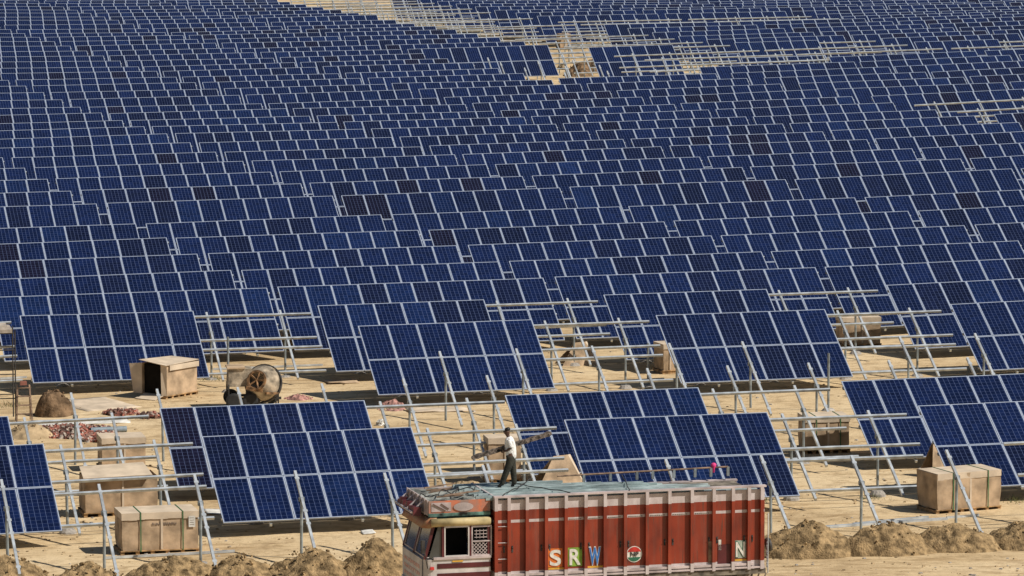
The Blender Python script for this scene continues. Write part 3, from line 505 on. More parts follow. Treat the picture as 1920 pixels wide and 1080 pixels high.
# ------------------------------------------------------------------ crates of modules
def pallet(parent, lx, ly):
    b = MB()
    for x in frange(-lx / 2, lx / 2 + .01, lx / 5):
        b.box(x - .05, x + .05, -ly / 2, ly / 2, 0.0, .10)
    b.box(-lx / 2 - .05, lx / 2 + .05, -ly / 2 - .03, -ly / 2 + .07, .1, .13); b.box(-lx / 2 - .05, lx / 2 + .05, ly / 2 - .07, ly / 2 + .03, .1, .13)
    b.box(-lx / 2 - .05, lx / 2 + .05, -.05, .05, .1, .13)
    return b.build('pallet', M_WOOD, parent)
def crate(px, py, label, lx=2.05, ly=1.1, h=1.0, yaw=15, lid=True, straps=True, sheet=True, open_lid=False, sag=0.0, base=None, group='module crates on pallets', printed=False):
    c = base if base is not None else at(px, py)
    e = empty('cardboard_crate', Matrix.Translation(c) @ Matrix.Rotation(R(yaw), 4, 'Z'), label, 'crate', group)
    pallet(e, lx, ly)
    b = MB()                                                       # slightly bulging carton walls
    n = 8; z0 = .13; z1 = .13 + h; vs = []; rg = random.Random(int(px))
    ring = []
    for t in range(n): ring.append((-lx / 2 + lx * t / n, -ly / 2))
    for t in range(n): ring.append((lx / 2, -ly / 2 + ly * t / n))
    for t in range(n): ring.append((lx / 2 - lx * t / n, ly / 2))
    for t in range(n): ring.append((-lx / 2, ly / 2 - ly * t / n))
    K = len(ring); lev = 5
    for k in range(lev + 1):
        for x, y in ring:
            bul = .018 * math.sin(math.pi * k / lev) + rg.uniform(-.011, .009) + sag * k / lev * (.5 if x > 0 else 1)
            vs.append((x * (1 + bul / lx * 2), y * (1 + bul), z0 + (z1 - z0) * k / lev))
    fs = [(k * K + i, k * K + (i + 1) % K, (k + 1) * K + (i + 1) % K, (k + 1) * K + i) for k in range(lev) for i in range(K)]
    b._add(vs, fs)
    if not open_lid: b._add([(x, y, z1) for x, y in ring], [tuple(range(K))])
    else: b._add([(x * .97, y * .97, z1 - .25) for x, y in ring], [tuple(range(K))])
    b.build('carton', M_CARD, e)
    b = MB(); b.box(-.03 + lx * .02, .03 + lx * .02, -ly / 2 - .034, -ly / 2 - .031, z0 + .02, z1 - (.17 if lid else .03)); b.build('tape', M_CARDL, e)
    if lid:
        b = MB(); o = .03; lh = .16
        b.box(-lx / 2 - o, lx / 2 + o, -ly / 2 - o, ly / 2 + o, z1 + .004, z1 + .02)
        nn = 10
        for s in (-1, 1):
            for t in range(nn):
                xa = -lx / 2 - o + (lx + 2 * o) * t / nn; xb = xa + (lx + 2 * o) / nn
                d = lh + .035 * noise.noise((xa * 2, s, px * .1))
                y0 = s * (ly / 2 + o); b.box(xa, xb, min(y0, y0 - s * .008), max(y0, y0 - s * .008), z1 - d, z1 + .004)
        for s in (-1, 1): b.box(min(s * (lx / 2 + o), s * (lx / 2 + o - .008)), max(s * (lx / 2 + o), s * (lx / 2 + o - .008)), -ly / 2 - o, ly / 2 + o, z1 - lh, z1 + .004)
        b.build('lid', M_CARDL, e)
    if open_lid:
        b = MB(); b.quadplate([(-lx / 2 - .1, -ly / 2 - .25, z1 + .02), (lx * .42, -ly / 2 - .2, z1 + .05), (lx * .40, ly / 2, z1 + .22), (-lx / 2, ly / 2, z1 + .16)], .012)
        b.build('lid', M_CARDL, e)
    if straps:
        for x in (-lx * .26, lx * .30):
            b = MB(); q = .045
            b.box(x - .016, x + .016, -ly / 2 - q, -ly / 2 - q + .006, .1, z1 + .03)
            b.box(x - .016, x + .016, -ly / 2 - q, ly / 2 + q, z1 + .024, z1 + .03)
            b.build('strap', M_STRAP, e)
    if sheet:
        b = MB(); x = lx * .42; b.box(x - .09, x + .09, -ly / 2 - .05, -ly / 2 - .045, .72, 1.02); sh = b.build('address_sheet', M_PAPER, e)
        b = MB()
        for zz in (.78, .84, .9, .96): b.box(x - .06, x + .05, -ly / 2 - .053, -ly / 2 - .0505, zz, zz + .012)
        b.build('print', M_INK, sh)
    if printed:
        b = MB(); x = -.22
        for wd in (.05, .03, .06, .04, .05, .03, .05, .04, .06, .05, .03, .05):
            b.box(x, x + wd * .8, -ly / 2 - .0285, -ly / 2 - .026, .80, .80 + rg.choice((.05, .06, .07))); x += wd + .012
        b.build('faded_print', M_INK, e)
    return e
crate(294, 1033, 'strapped cardboard crate with paper sheet in the left foreground', yaw=14, printed=True)
crate(222, 962, 'crate with a lifted lid behind the strapped foreground crate', yaw=14, straps=False, sheet=False, open_lid=True, lid=False)
crate(228, 880, 'plain cardboard crate behind the crate with lifted lid', lx=1.3, yaw=12, h=.9, straps=False, sheet=False)
crate(1798, 955, 'strapped crate with sagging lid in the right foreground', yaw=25, sag=.05, sheet=False, lx=2.0)
crate(1544, 846, 'cardboard crate behind bare rails right of the truck', lx=1.35, ly=1.0, yaw=10, straps=True, sheet=False, h=1.0)
crate(1609, 648, 'orange tinted crate under rails in the right middle', lx=1.4, ly=1.0, yaw=10, straps=False, sheet=False, h=.95)
crate(942, 902, 'tall cardboard crate behind the walking man', lx=.95, ly=.8, yaw=10, straps=False, sheet=False, h=1.2)
crate(1247, 698, 'narrow brown crate at the left edge of a table', lx=.45, ly=.9, yaw=20, straps=False, sheet=True, h=.9)
crate(1232, 570 + 70, 'small yellowish box in the gap behind the tilted table', lx=.5, ly=.5, yaw=20, straps=False, sheet=False, h=.4, lid=False)
crate(1057, 91, 'distant brown crate standing above the far gap', lx=.9, ly=.8, yaw=20, straps=False, sheet=False, h=1.05, lid=False)
crate(538, 655, 'small cardboard box in the gap behind left rails', lx=.45, ly=.4, yaw=20, straps=False, sheet=False, h=.45, lid=False)

# open, emptied crate lying on its side
def open_crate():
    e = empty('emptied_crate', Matrix.Translation(at(318, 742)) @ Matrix.Rotation(R(54), 4, 'Z'), 'emptied cardboard crate with open dark end and loose flap', 'crate')
    lx, ly, h = 1.6, 1.1, 1.05; t = .02; z0 = .13
    pallet(e, lx, ly)
    b = MB()
    b.box(-lx / 2, lx / 2, -ly / 2, -ly / 2 + t, z0, z0 + h); b.box(-lx / 2, lx / 2, ly / 2 - t, ly / 2, z0, z0 + h)
    b.box(lx / 2 - t, lx / 2, -ly / 2 + t, ly / 2 - t, z0, z0 + h); b.box(-lx / 2, lx / 2 - t, -ly / 2 + t, ly / 2 - t, z0, z0 + t)
    b.build('carton', M_CARD, e)
    b = MB(); b.box(-lx / 2 + .10, lx / 2 - .04, -ly / 2 + .04, ly / 2 - .03, z0 + .03, z0 + h - .06); b.build('crate_shade_block', mat('painted_shade_black', (.012, .010, .008), .95, spec=.1), e)  # black block added inside to make the open end look shaded
    b = MB(); b.quadplate([(-lx / 2 - .12, -ly / 2 - .05, z0 + h - .02), (lx / 2 + .04, -ly / 2 - .05, z0 + h + .02), (lx / 2 + .03, ly / 2 + .05, z0 + h + .04), (-lx / 2 - .1, ly / 2 + .05, z0 + h + .1)], .02)
    b.box(-lx / 2 + .1, lx / 2 + .04, -ly / 2 - .06, -ly / 2 - .045, z0 + h - .2, z0 + h - .02)
    b.build('lid', M_CARDL, e)
    b = MB(); b.quadplate([(-lx / 2, ly / 2, z0), (-lx / 2 - .1, ly / 2 + .3, z0 + .02), (-lx / 2 - .16, ly / 2 + .42, z0 + h * .96), (-lx / 2, ly / 2, z0 + h)], .015)
    b.quadplate([(-lx / 2, -ly / 2, z0), (-lx / 2 - .1, -ly / 2 + .16, z0), (-lx / 2 - .06, -ly / 2 + .22, z0 + h), (-lx / 2, -ly / 2, z0 + h)], .015)
    b.quadplate([(-lx / 2, -ly / 2 + .1, z0), (-lx / 2, ly / 2 - .1, z0), (-lx / 2 - .5, ly / 2 - .1, .02), (-lx / 2 - .5, -ly / 2 + .1, .02)], .015)
    b.build('flap', M_CARDL, e)
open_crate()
def folded(px, py, w, h, lean, label, yaw=15, m=None):
    """a flattened carton standing like a tent"""
    e = empty('folded_carton', Matrix.Translation(at(px, py)) @ Matrix.Rotation(R(yaw), 4, 'Z'), label, 'cardboard')
    b = MB(); b.quadplate([(-w / 2, -lean, 0), (w * .45, -lean * .8, 0), (w * .15, 0, h), (-w * .1, 0.0, h * .97)], .015); b.build('near_panel', M_CARD, e)
    b = MB(); b.quadplate([(w * .45, -lean * .8, 0), (w / 2, lean, 0), (w * .2, .05, h), (w * .15, -.01, h)], .015); b.build('side_panel', M_CARDL, e)
    b = MB(); b.quadplate([(-w / 2, lean, 0), (w / 2, lean, 0), (w * .2, .04, h * .99), (-w * .1, .04, h * .96)], .015); b.build('far_panel', M_CARD, e)
folded(1048, 920, 1.7, 1.05, .55, 'folded carton standing like a tent behind the truck roof')
folded(1085, 683, 1.5, .8, .5, 'collapsed carton under the bare rails in the middle')
folded(1752, 893, .8, 1.05, .3, 'dark leaning carton behind the right foreground crate', yaw=40)
def sheet(px, py, w, d, label, m, yaw=10, t=.02, z=.02, name='flat_sheet', cat='sheet'):
    p = at(px, py); b = MB(); n = 8; vs = []
    for j in range(n + 1):
        for i in range(n + 1):
            x = (i / n - .5) * w; y = (j / n - .5) * d
            vs.append((x * (1 + .05 * noise.noise((y * 3, px, 0))), y * (1 + .08 * noise.noise((x * 2, py, 1))), z + .05 * (noise.noise((x * 1.5, y * 1.5, px)) + .6)))
    fs = [(j * (n + 1) + i, j * (n + 1) + i + 1, (j + 1) * (n + 1) + i + 1, (j + 1) * (n + 1) + i) for j in range(n) for i in range(n)]
    b._add(vs, fs); o = b.build(name, m, smooth=True); md = o.modifiers.new('thick', 'SOLIDIFY'); md.thickness = t
    o.location = p; o.rotation_euler = (0, 0, R(yaw)); tag(o, label, cat); return o
sheet(180, 760, 2.0, 2.9, 'pale flattened carton on the sand by the dark heap', M_CARDL, 30, name='flattened_carton', cat='cardboard')
sheet(150, 793, 3.2, 1.1, 'greyish board lying behind the red brick rubble', M_PAPER, 12, name='flat_board', cat='board')
sheet(640, 717, 1.1, 1.0, 'brown board in the shade below a tilted table', M_CARD, 12, name='flat_board', cat='board')
sheet(820, 770, 2.0, 1.0, 'pale sheet on sand beneath the middle rails', M_CARDL, 12, name='flattened_carton', cat='cardboard')
sheet(690, 1000, .35, .5, 'scrap of white paper beside the front table shade', M_PAPER, 12, name='paper_scrap', cat='paper')
sheet(405, 962, .6, .8, 'white plastic scrap behind the foreground crate', M_PAPER, 12, name='plastic_scrap', cat='scrap')
sheet(1560, 640, 1.0, 1.4, 'pale sheet lying beneath the far right rails', M_CARDL, 12, name='flattened_carton', cat='cardboard')
# red plastic sheeting and sack
M_PINK = mat('faded_red_sheeting', (0.42, 0.22, 0.18), 0.9, 0, .3, 6, .6)
heap('plastic_sheeting', 735, 765, 1.15, 2.2, .2, M_PINK, 'crumpled faded red sheeting behind the tilted table', 'sheeting', seed=61, rough=.12)
heap('sack', 714, 797, .32, .35, .16, M_PAPER, 'small white sack below the red sheeting', 'sack', seed=62, rough=.03, peak=3)
heap('plastic_sheeting', 560, 748, 1.0, 1.0, .14, M_PINK, 'pinkish scraps right of the concrete mixer', 'sheeting', seed=63, rough=.1)
# brick rubble
def rubble(px, py, w, d, n, label, seed):
    M_BR = mat('broken_brick', (0.36, 0.13, 0.09), 0.9, 0, .35, 3); M_BR2 = mat('brick_dust', (0.22, 0.12, 0.09), 0.9, 0, .35, 3); M_MO = mat('mortar_lump', (0.5, 0.42, 0.34), 0.9, 0, .2, 3)
    p = at(px, py); b = MB(); rg = random.Random(seed)
    for _ in range(n):
        a = rg.uniform(0, 6.28); q = math.sqrt(rg.random()); x = math.cos(a) * w / 2 * q; y = math.sin(a) * d / 2 * q
        s = rg.uniform(.04, .11); M = Matrix.Translation((x, y, .03 + .16 * (1 - q) * rg.random())) @ Matrix.Rotation(rg.uniform(0, 6), 4, Vector((rg.random() + .1, rg.random(), rg.random() + .3)))
        b.box(-s, s, -s * .5, s * .5, -s * .35, s * .35, rg.choice((0, 0, 1, 1, 2)), M)
    o = b.build('brick_rubble', [M_BR, M_BR2, M_MO]); o.location = p; o.rotation_euler = (0, 0, R(14)); tag(o, label, 'rubble', kind='stuff')
rubble(140, 812, 2.6, 3.0, 900, 'broken red brick rubble under the left steel rails', 5)
rubble(205, 824, 1.8, 1.6, 420, 'bright red brick pieces at the right of the rubble', 6)
rubble(228, 776, 1.2, 1.0, 150, 'small scatter of red brick behind the pipe', 7)
rubble(285, 782, .9, 1.3, 120, 'brick scraps at the corner of the table', 8)
M_PIPE = mat('blue_grey_pipe', (0.22, 0.27, 0.30), .5)
p = at(206, 812); b = MB(); b.tube((-.62, 0, .1), (.55, .1, .1), .1, n=16, cap=False); b.tube((-.62, 0, .1), (.55, .1, .1), .085, n=16, cap=False)
o = b.build('pipe', M_PIPE, smooth=True); o.location = p; o.rotation_euler = (0, 0, R(12)); tag(o, 'short blue grey plastic pipe lying by brick rubble', 'pipe')
# loose rails on the sand
def rail(px0, py0, px1, py1, label, w=.06, z=.04, m=None):
    a = at(px0, py0) + Vector((0, 0, z)); c = at(px1, py1) + Vector((0, 0, z)); d = c - a
    b = MB(); b.box(0, d.length, -w / 2, w / 2, -.03, .03)
    o = b.build('steel_rail', m or M_GALV); o.matrix_world = Matrix.Translation(a) @ d.to_track_quat('X', 'Z').to_matrix().to_4x4(); tag(o, label, 'rail')
rail(195, 1049, 440, 1036, 'long rail lying on sand under the foreground crate')
rail(1540, 991, 1775, 975, 'pale rail on the sand right of the truck', .14)
rail(1600, 985, 1740, 972, 'second pale rail beside the one right of the truck', .1)
rail(1775, 973, 1835, 968, 'short rail end by the right foreground crate')
rail(400, 694, 605, 686, 'rail lying behind the concrete mixer')
rail(1010, 724, 1245, 712, 'rail lying on the sand left of the narrow crate')
rail(1600, 700, 1815, 692, 'rail lying on the sand below the right middle rails')
rail(0, 712, 50, 709, 'rail lying by the scaffold at the left edge')
# stones and litter near the front
b = MB(); rg = random.Random(77)
for _ in range(2200):
    px, py = rg.uniform(-10, 1930), 640 + 440 * rg.random() ** .7
    p = at(px, py) if _ % 6 == 0 else None
    if p is None:
        p = Vector((q0.x + rg.gauss(0, .7), q0.y + rg.gauss(0, 1.5), 0)); p.z = gz(p.x, p.y)
    else: q0 = p
    s = rg.uniform(.012, .045) * rg.uniform(.6, 1.4)
    b.box(-s, s, -s, s, -s * .4, s * .6, 0 if rg.random() < .8 else 1, Matrix.Translation(p) @ Matrix.Rotation(rg.uniform(0, 3), 4, 'Z'), taper=s * .3)
tag(b.build('small_stones', [M_SAND, M_CONC]), 'small stones and clods scattered over the sand', 'stones', kind='stuff')
# dry weeds
M_WEED = mat('dry_weeds', (0.13, 0.16, 0.06), .8, 0, .3, 5)
for k, (px, py, lab) in enumerate([(1632, 935, 'thin green weed tuft left of the right crate'), (1440, 690, 'small weed tuft under the right tables'), (395, 712, 'small green weed beside the emptied crate'),
                                   (1905, 940, 'dry weed tuft at the right picture edge'), (1430, 940, 'dry weeds beyond the truck tail'), (20, 762, 'green weeds below the scaffold')]):
    p = at(px, py); b = MB(); rg = random.Random(k)
    for _ in range(60):
        x, y = rg.gauss(0, .22), rg.gauss(0, .3); hh = rg.uniform(.05, .2); a = rg.uniform(0, 6)
        b._add([(x, y, 0), (x + .015, y, 0), (x + math.cos(a) * .08, y + math.sin(a) * .08, hh)], [(0, 1, 2)])
    o = b.build('weed_tuft', M_WEED); o.location = p; tag(o, lab, 'weeds')

# ------------------------------------------------------------------ ladder, scaffold, mixer
M_OLDW = mat('weathered_wood', (0.26, 0.17, 0.11), .85, 0, .3, 6)
e = empty('step_ladder', Matrix.Translation(at(46, 792)) @ Matrix.Rotation(R(10), 4, 'Z'), 'brown wooden step ladder standing beside the dark heap', 'ladder')
for s in (-1, 1):
    b = MB(); b.bar((s * .26, -.02, 0), (s * .19, .3, 1.2), .05, .05); b.build('rail', M_OLDW, e)
    b = MB(); b.bar((s * .24, .65, 0), (s * .19, .3, 1.2), .035, .035); b.build('rear_rail', M_OLDW, e)
for k in range(4):
    z = .25 + k * .28; b = MB(); b.box(-.25 + k * .01, .25 - k * .01, z * .27 - .06, z * .27 + .06, z, z + .035); b.build('tread', M_OLDW, e)
b = MB(); b.box(-.12, .12, .2, .4, 1.2, 1.32, taper=.02); b.build('top_board', mat('red_brown_board', (0.25, 0.09, 0.06), .8), e)
e = empty('scaffold_tower', Matrix.Translation(at(0, 790)) @ Matrix.Rotation(R(10), 4, 'Z'), 'thin dark scaffold with a plank top at the left edge', 'scaffold')
for x in (-.9, .52):
    for y in (0, 1.0):
        b = MB(); b.tube((x, y, 0), (x, y, 3.0), .022, n=8); b.build('upright', M_DARK, e)
for z in (.75, 1.55, 2.35, 2.9):
    for y in (0, 1.0):
        b = MB(); b.tube((-.9, y, z), (.52, y, z), .018, n=8); b.build('cross_tube', M_DARK, e)
b = MB(); b.box(-1.1, .42, -.15, 1.1, 2.93, 3.05); b.box(-1.0, .3, 0, .8, 3.05, 3.16, taper=.03); b.build('plank_top', mat('dusty_planks', (0.42, 0.36, 0.29), .85, 0, .2, 3), e)

M_MIX = mat('mixer_paint', (0.38, 0.31, 0.22), .85, 0, .35, 3, .3)
M_RUST = mat('orange_rust', (0.25, 0.14, 0.065), .85, .1, .4, 6)
e = empty('concrete_mixer', Matrix.Translation(at(478, 762)) @ Matrix.Rotation(R(8), 4, 'Z'), 'dusty concrete mixer with tilted drum and orange gear ring', 'concrete mixer')
DM = Matrix.Translation((.28, -.1, .78)) @ Matrix.Rotation(R(-28), 4, 'Z') @ Matrix.Rotation(R(72), 4, 'X')
b = MB(); b.lathe([(0, -.55), (.34, -.52), (.56, -.3), (.6, -.05), (.6, .12), (.5, .32), (.3, .56), (.27, .58), (.27, .52), (.0, .2)], M=DM, n=28); b.build('drum', M_MIX, e, smooth=True)
b = MB(); b.lathe([(.62, -.06), (.66, -.06), (.66, .04), (.62, .04)], M=DM, n=28); b.build('drum_band', M_DARK, e)
b = MB(); b.lathe([(.27, .57), (.34, .57), (.34, .64), (.27, .64), (.27, .57)], M=DM, n=24)
for k in range(5):
    a = k * 1.2566; q = DM @ Vector((0, 0, .6)); w = DM @ Vector((.3 * math.cos(a), .3 * math.sin(a), .62)); b.bar(q, w, .05)
b.build('gear_ring', M_RUST, e)
b = MB(); b.bar((-.35, -.6, .72), (.2, -.72, .62), .1, .12); b.bar((.3, -.8, .55), (.72, -.55, .5), .09, .07); b.build('discharge_chute', M_RUST, e)
b = MB(); b.box(-.92, -.1, -.35, .45, .72, 1.32, taper=.03); b.box(-.12, .35, -.2, .45, .8, 1.22, taper=.04); b.build('engine_housing', M_MIX, e)
b = MB(); b.box(-.95, -.35, -.38, .48, 1.32, 1.37); b.build('housing_roof', M_CARD, e)
for x in (-.9, -.2, .75):
    for y in (-.35, .45):
        b = MB(); b.bar((x, y, 0), (x, y, .8), .05); b.build('leg', M_DARK, e)
b = MB(); b.box(-.95, .85, -.4, -.32, .28, .36); b.box(-.95, .85, .42, .5, .28, .36); b.build('chassis_rail', M_DARK, e)
for x, y in ((-.75, -.5), (-.2, -.5), (-.75, .6), (.6, .6)):
    b = MB(); b.lathe([(0, -.07), (.2, -.07), (.26, -.05), (.26, .05), (.2, .07), (0, .07)], M=Matrix.Translation((x, y, .26)) @ Matrix.Rotation(R(90), 4, 'X'), n=20); b.build('wheel', M_BLACK, e)
b = MB(); b.box(-.35, .15, -.45, -.05, .1, .7, taper=.05); b.build('gear_box', M_DARK, e)
# ------------------------------------------------------------------ painted lorry
def paint(name, col, rough=.45, var=.18, scale=2.5, var2=None): return mat(name, col, rough, 0, var, scale, 0.08, .4, var2)
def red_panel(STR=1):
    """red sheet sides: chalky, streaked with rust and dust, pale band on top and dusty foot, a thin stripe (paint zones by height)"""
    m, t, b = newmat('worn_red_panel'); n = t.nodes; l = t.links
    tc = n.new('ShaderNodeTexCoord'); s = n.new('ShaderNodeSeparateXYZ'); l.new(tc.outputs['Object'], s.inputs[0])
    def nz(sc, stretch, det=6):
        q = n.new('ShaderNodeMapping'); q.inputs['Scale'].default_value = stretch; l.new(tc.outputs['Object'], q.inputs[0])
        x = n.new('ShaderNodeTexNoise'); x.inputs['Scale'].default_value = sc; x.inputs['Detail'].default_value = det; l.new(q.outputs[0], x.inputs['Vector']); return x.outputs['Fac']
    def rmp(f, stops, interp='LINEAR'):
        r = n.new('ShaderNodeValToRGB'); e = r.color_ramp.elements; r.color_ramp.interpolation = interp
        while len(e) < len(stops): e.new(.5)
        for i, (p, c) in enumerate(stops): e[i].position = p; e[i].color = (*c, 1)
        l.new(f, r.inputs[0]); return r.outputs[0]
    def mix(f, a, c, bt='MIX'):
        x = n.new('ShaderNodeMix'); x.data_type = 'RGBA'; x.blend_type = bt
        for i, vv in ((0, f), (6, a), (7, c)):
            if isinstance(vv, float): x.inputs[i].default_value = vv
            elif isinstance(vv, tuple): x.inputs[i].default_value = (*vv, 1)
            else: l.new(vv, x.inputs[i])
        return x.outputs[2]
    red = rmp(nz(1.2, (1.6, 1.6, .9)), [(.3, (.14, .019, .008)), (.5, (.235, .030, .010)), (.72, (.32, .045, .015))])
    dust = rmp(nz(2.0, (4, 4, .35)), [(.5, (0, 0, 0)), (.75, (.5, .5, .5))])
    red = mix(dust, red, (.20, .085, .06))
    rust = rmp(nz(3.0, (5, 5, .5)), [(.58, (0, 0, 0)), (.68, (.85, .85, .85))])
    red = mix(rust, red, (.10, .04, .025))
    pale = rmp(nz(3, (2, 2, 1)), [(.3, (.42, .35, .33)), (.7, (.60, .54, .52))])
    mr = n.new('ShaderNodeMapRange'); mr.inputs[1].default_value = 0; mr.inputs[2].default_value = 3.6; l.new(s.outputs[2], mr.inputs[0])
    Z = lambda z: z / 3.6
    zone = rmp(mr.outputs[0], [(0, (1, 1, 1)), (Z(1.43), (0, 0, 0)), (Z(2.62), (STR, STR, STR)), (Z(2.70), (0, 0, 0)), (Z(2.93), (1, 1, 1))], 'CONSTANT')
    l.new(mix(zone, red, pale), b.inputs['Base Color'])
    b.inputs['Roughness'].default_value = .5
    return m
M_RED = red_panel()
M_REDRIB = red_panel(0)
M_RIB = paint('rib_red', (.22, .035, .02), .5, .25)
M_PALE = paint('pale_pink_paint', (.52, .44, .42))
M_WHITE = paint('dirty_white_paint', (.60, .56, .52), .5, .12)
M_MAROON = paint('maroon_paint', (.10, .02, .022))
M_TEAL = paint('teal_paint', (.10, .20, .17), .6, .5, 4)
M_ORNG = paint('orange_paint', (.42, .12, .055), .6, .4, 4, (.30, .2, .16))
M_YEL = paint('dusty_yellow_paint', (.50, .40, .20), .6, .2)
M_OBR = paint('painted_crown', (.22, .08, .04), .6, .5, 9, (.36, .22, .11))
M_GLASS = mat('dark_cab_glass', (.05, .055, .055), .08, 0, .2, 2, 0, .8)
M_INTSHADE = mat('cab_shade_black', (.004, .004, .004), .95, spec=.1)  # near-black colour stands in for the shade inside the cab
M_SKIRT = paint('dusty_underframe', (.20, .17, .13), .8, .3, 5)
M_LETW = mat('letter_white', (.72, .70, .62), .6); M_LETG = mat('letter_green', (.22, .38, .04), .6); M_LETB = mat('letter_blue', (.03, .17, .50), .6)
M_LETO = mat('letter_orange', (.70, .17, .02), .6); M_LETK = mat('letter_black', (.015, .015, .015), .6); M_LETR = mat('letter_red', (.50, .03, .02), .6)
M_LETP = mat('letter_pale_green', (.36, .42, .34), .6); M_LETGD = mat('letter_dark_green', (.02, .13, .07), .6); M_LETY = mat('letter_yellow', (.65, .36, .04), .6)
GT = -0.75 - 0.0
TYAW = R(15)
# where the near lower front corner of the cargo body stands, 1.25 m above the ground
tz = gz(-1, 127)
d_ = ray(927, 1089); t_ = (tz + 1.22 - CAMH) / d_.z
corner = Vector((0, 0, CAMH)) + d_ * t_
TM = Matrix.Translation((corner.x, corner.y, tz)) @ Matrix.Rotation(TYAW, 4, 'Z')
def cam_px(p):
    q = p - Vector((0, 0, CAMH)); dep = q.y * cp - q.z * sp_; return 960 + 9500 * q.x / dep, 540 - 9500 * (q.y * sp_ + q.z * cp) / dep
LC = 7.0
for _ in range(20):                                               # length of the cargo body
    x_ = cam_px(TM @ Vector((LC, 0, 1.22)))[0]; LC += (1433 - x_) / 78.0
scT = scale_at(corner)
CW = 2.35
print('truck', corner, 'LC', LC, 'scale', scT, 'ground', tz, cam_px(TM @ Vector((0, 0, 3.3))))
e = empty('lorry', TM, 'painted red cargo lorry with white banded ribs and decorated cab', 'lorry')
ZB, ZT = 1.22, 3.30
def tx(px, z=2.2):                                                # truck x of a picture column on the near side
    lo, hi = -4.0, LC + 1
    for _ in range(30):
        m_ = (lo + hi) / 2
        if cam_px(TM @ Vector((m_, 0, z)))[0] < px: lo = m_
        else: hi = m_
    return lo
b = MB()
b.box(0, LC, 0, .05, ZB, ZT - .11, 0); b.box(0, LC, CW - .05, CW, ZB, ZT - .26, 0)
b.box(0, .05, .05, CW - .05, ZB, ZT - .02, 0); b.box(LC - .05, LC, .05, CW - .05, ZB, ZT - .3, 0)
b.box(.05, LC - .05, .05, CW - .05, ZB, ZB + .06, 0)
cargo = b.build('cargo_body', M_RED, e)
for side, y0, y1 in ((0, -.055, .065), (1, CW - .065, CW + .055)):
    zt = ZT - .21 * side; b = MB(); b.box(-.02, LC + .02, y0 - .03 * (side == 0), y1, zt - .045, zt); b.build('top_rail', M_PALE, e)
    b = MB(); b.box(-.02, LC + .02, y0 + .0, y1 + .0, ZB - .12, ZB + .002); b.build('bottom_rail', M_SKIRT, e)
b = MB(); b.box(-.03, LC, -.09, -.055, ZB + .03, ZB + .07); b.box(.0, LC - .3, -.07, -.003, ZB + .10, ZB + .16); b.build('rub_strip', M_PALE, e)
ribpx = [929, 953, 987, 1023, 1060, 1097, 1133, 1171, 1212, 1254, 1296, 1337, 1373, 1403, 1427]
ribx = [tx(p_) for p_ in ribpx]
for x in ribx:
    for y0, y1 in ((-.095, -.003), (CW + .003, CW + .095)):
        b = MB(); b.box(x - .04, x + .04, y0, y1, ZB + .0, ZT - (.047 if y0 < 0 else .257), 0); b.build('rib', M_REDRIB, e)
rgt = random.Random(3)
for i in range(len(ribx) - 1):                                    # slim white stripe plates, hooks, lashing eyes on each bay
    x0, x1 = ribx[i] + .04, ribx[i + 1] - .04
    b = MB(); xm = x0 + (x1 - x0) * rgt.uniform(.2, .35)
    if 3 < i < 11:
        for q in range(7):
            xa = x0 + .05 + q * (x1 - x0 - .1) / 7; b.box(xa, xa + (x1 - x0) / 12, -.0065, -.004, 2.645, 2.665)
        b.build('faded_lettering', M_SKIRT, e)
    b = MB(); xe = x0 + .06 if i % 2 else x1 - .07
    b.tube((xe, -.003, 2.02), (xe, -.05, 2.0), .016, n=6); b.box(xe - .02, xe + .02, -.012, -.003, 1.9, 2.06); b.build('lashing_eye', M_DARK, e)
for zz in (1.75, 2.15, 2.55):                                     # rungs of the front ladder bay
    b = MB(); b.tube((ribx[0], -.05, zz), (ribx[1], -.05, zz), .012, n=6); b.build('rung', M_PALE, e)
b = MB(); b.box(tx(1328), tx(1337) , -.02, -.003, 1.42, 1.95); b.build('side_patch', M_OLDW, e)
b = MB(); b.box(tx(1346), tx(1370), -.012, -.003, 1.32, 1.86); b.build('side_patch', M_MAROON, e)
# lettering and badge on the side
def text_mesh(ch, size, mats, thick=.006, off=0.0):
    cu = bpy.data.curves.new('t', 'FONT'); cu.body = ch; cu.size = size; cu.extrude = thick; cu.offset = off
    cu.align_x = 'CENTER'; cu.align_y = 'CENTER'
    o = bpy.data.objects.new('t', cu); COL.objects.link(o); dg = bpy.context.evaluated_depsgraph_get(); dg.update()
    me = bpy.data.meshes.new_from_object(o.evaluated_get(dg)); bpy.data.objects.remove(o)
    me.materials.clear(); me.materials.append(mats); return me
FX = Matrix.Rotation(R(90), 4, 'X')
def letter(ch, px, zc, w, h, back, front, outline=None):
    xc = tx(px)
    root = None
    if back:
        b = MB(); b.box(xc - w / 2, xc + w / 2, -.011, -.003, zc - h / 2, zc + h / 2); root = b.build('letter_panel', back, e)
    hh = h * 1.12
    me = text_mesh(ch, 1.0, front, off=.022); xs_ = [v.co.x for v in me.vertices]; ys_ = [v.co.y for v in me.vertices]
    cw, chh = max(xs_) - min(xs_), max(ys_) - min(ys_); mx, my = (max(xs_) + min(xs_)) / 2, (max(ys_) + min(ys_)) / 2
    for v in me.vertices: v.co.x -= mx; v.co.y -= my
    sx, sy = w * .80 / cw, h * .86 / chh
    o = obj('letter', me, root or e)
    o.matrix_local = Matrix.Translation((xc, -.022, zc)) @ FX @ Matrix.Diagonal((sx, sy, 1, 1))
    if outline:
        me2 = text_mesh(ch, 1.0, outline, off=.06)
        for v in me2.vertices: v.co.x -= mx; v.co.y -= my
        o2 = obj('letter_outline', me2, root or e); o2.matrix_local = Matrix.Translation((xc, -.013, zc)) @ FX @ Matrix.Diagonal((sx, sy, 1, 1))
lz = 1.72
letter('S', 1041, lz, .36, .46, M_LETO, M_LETW)
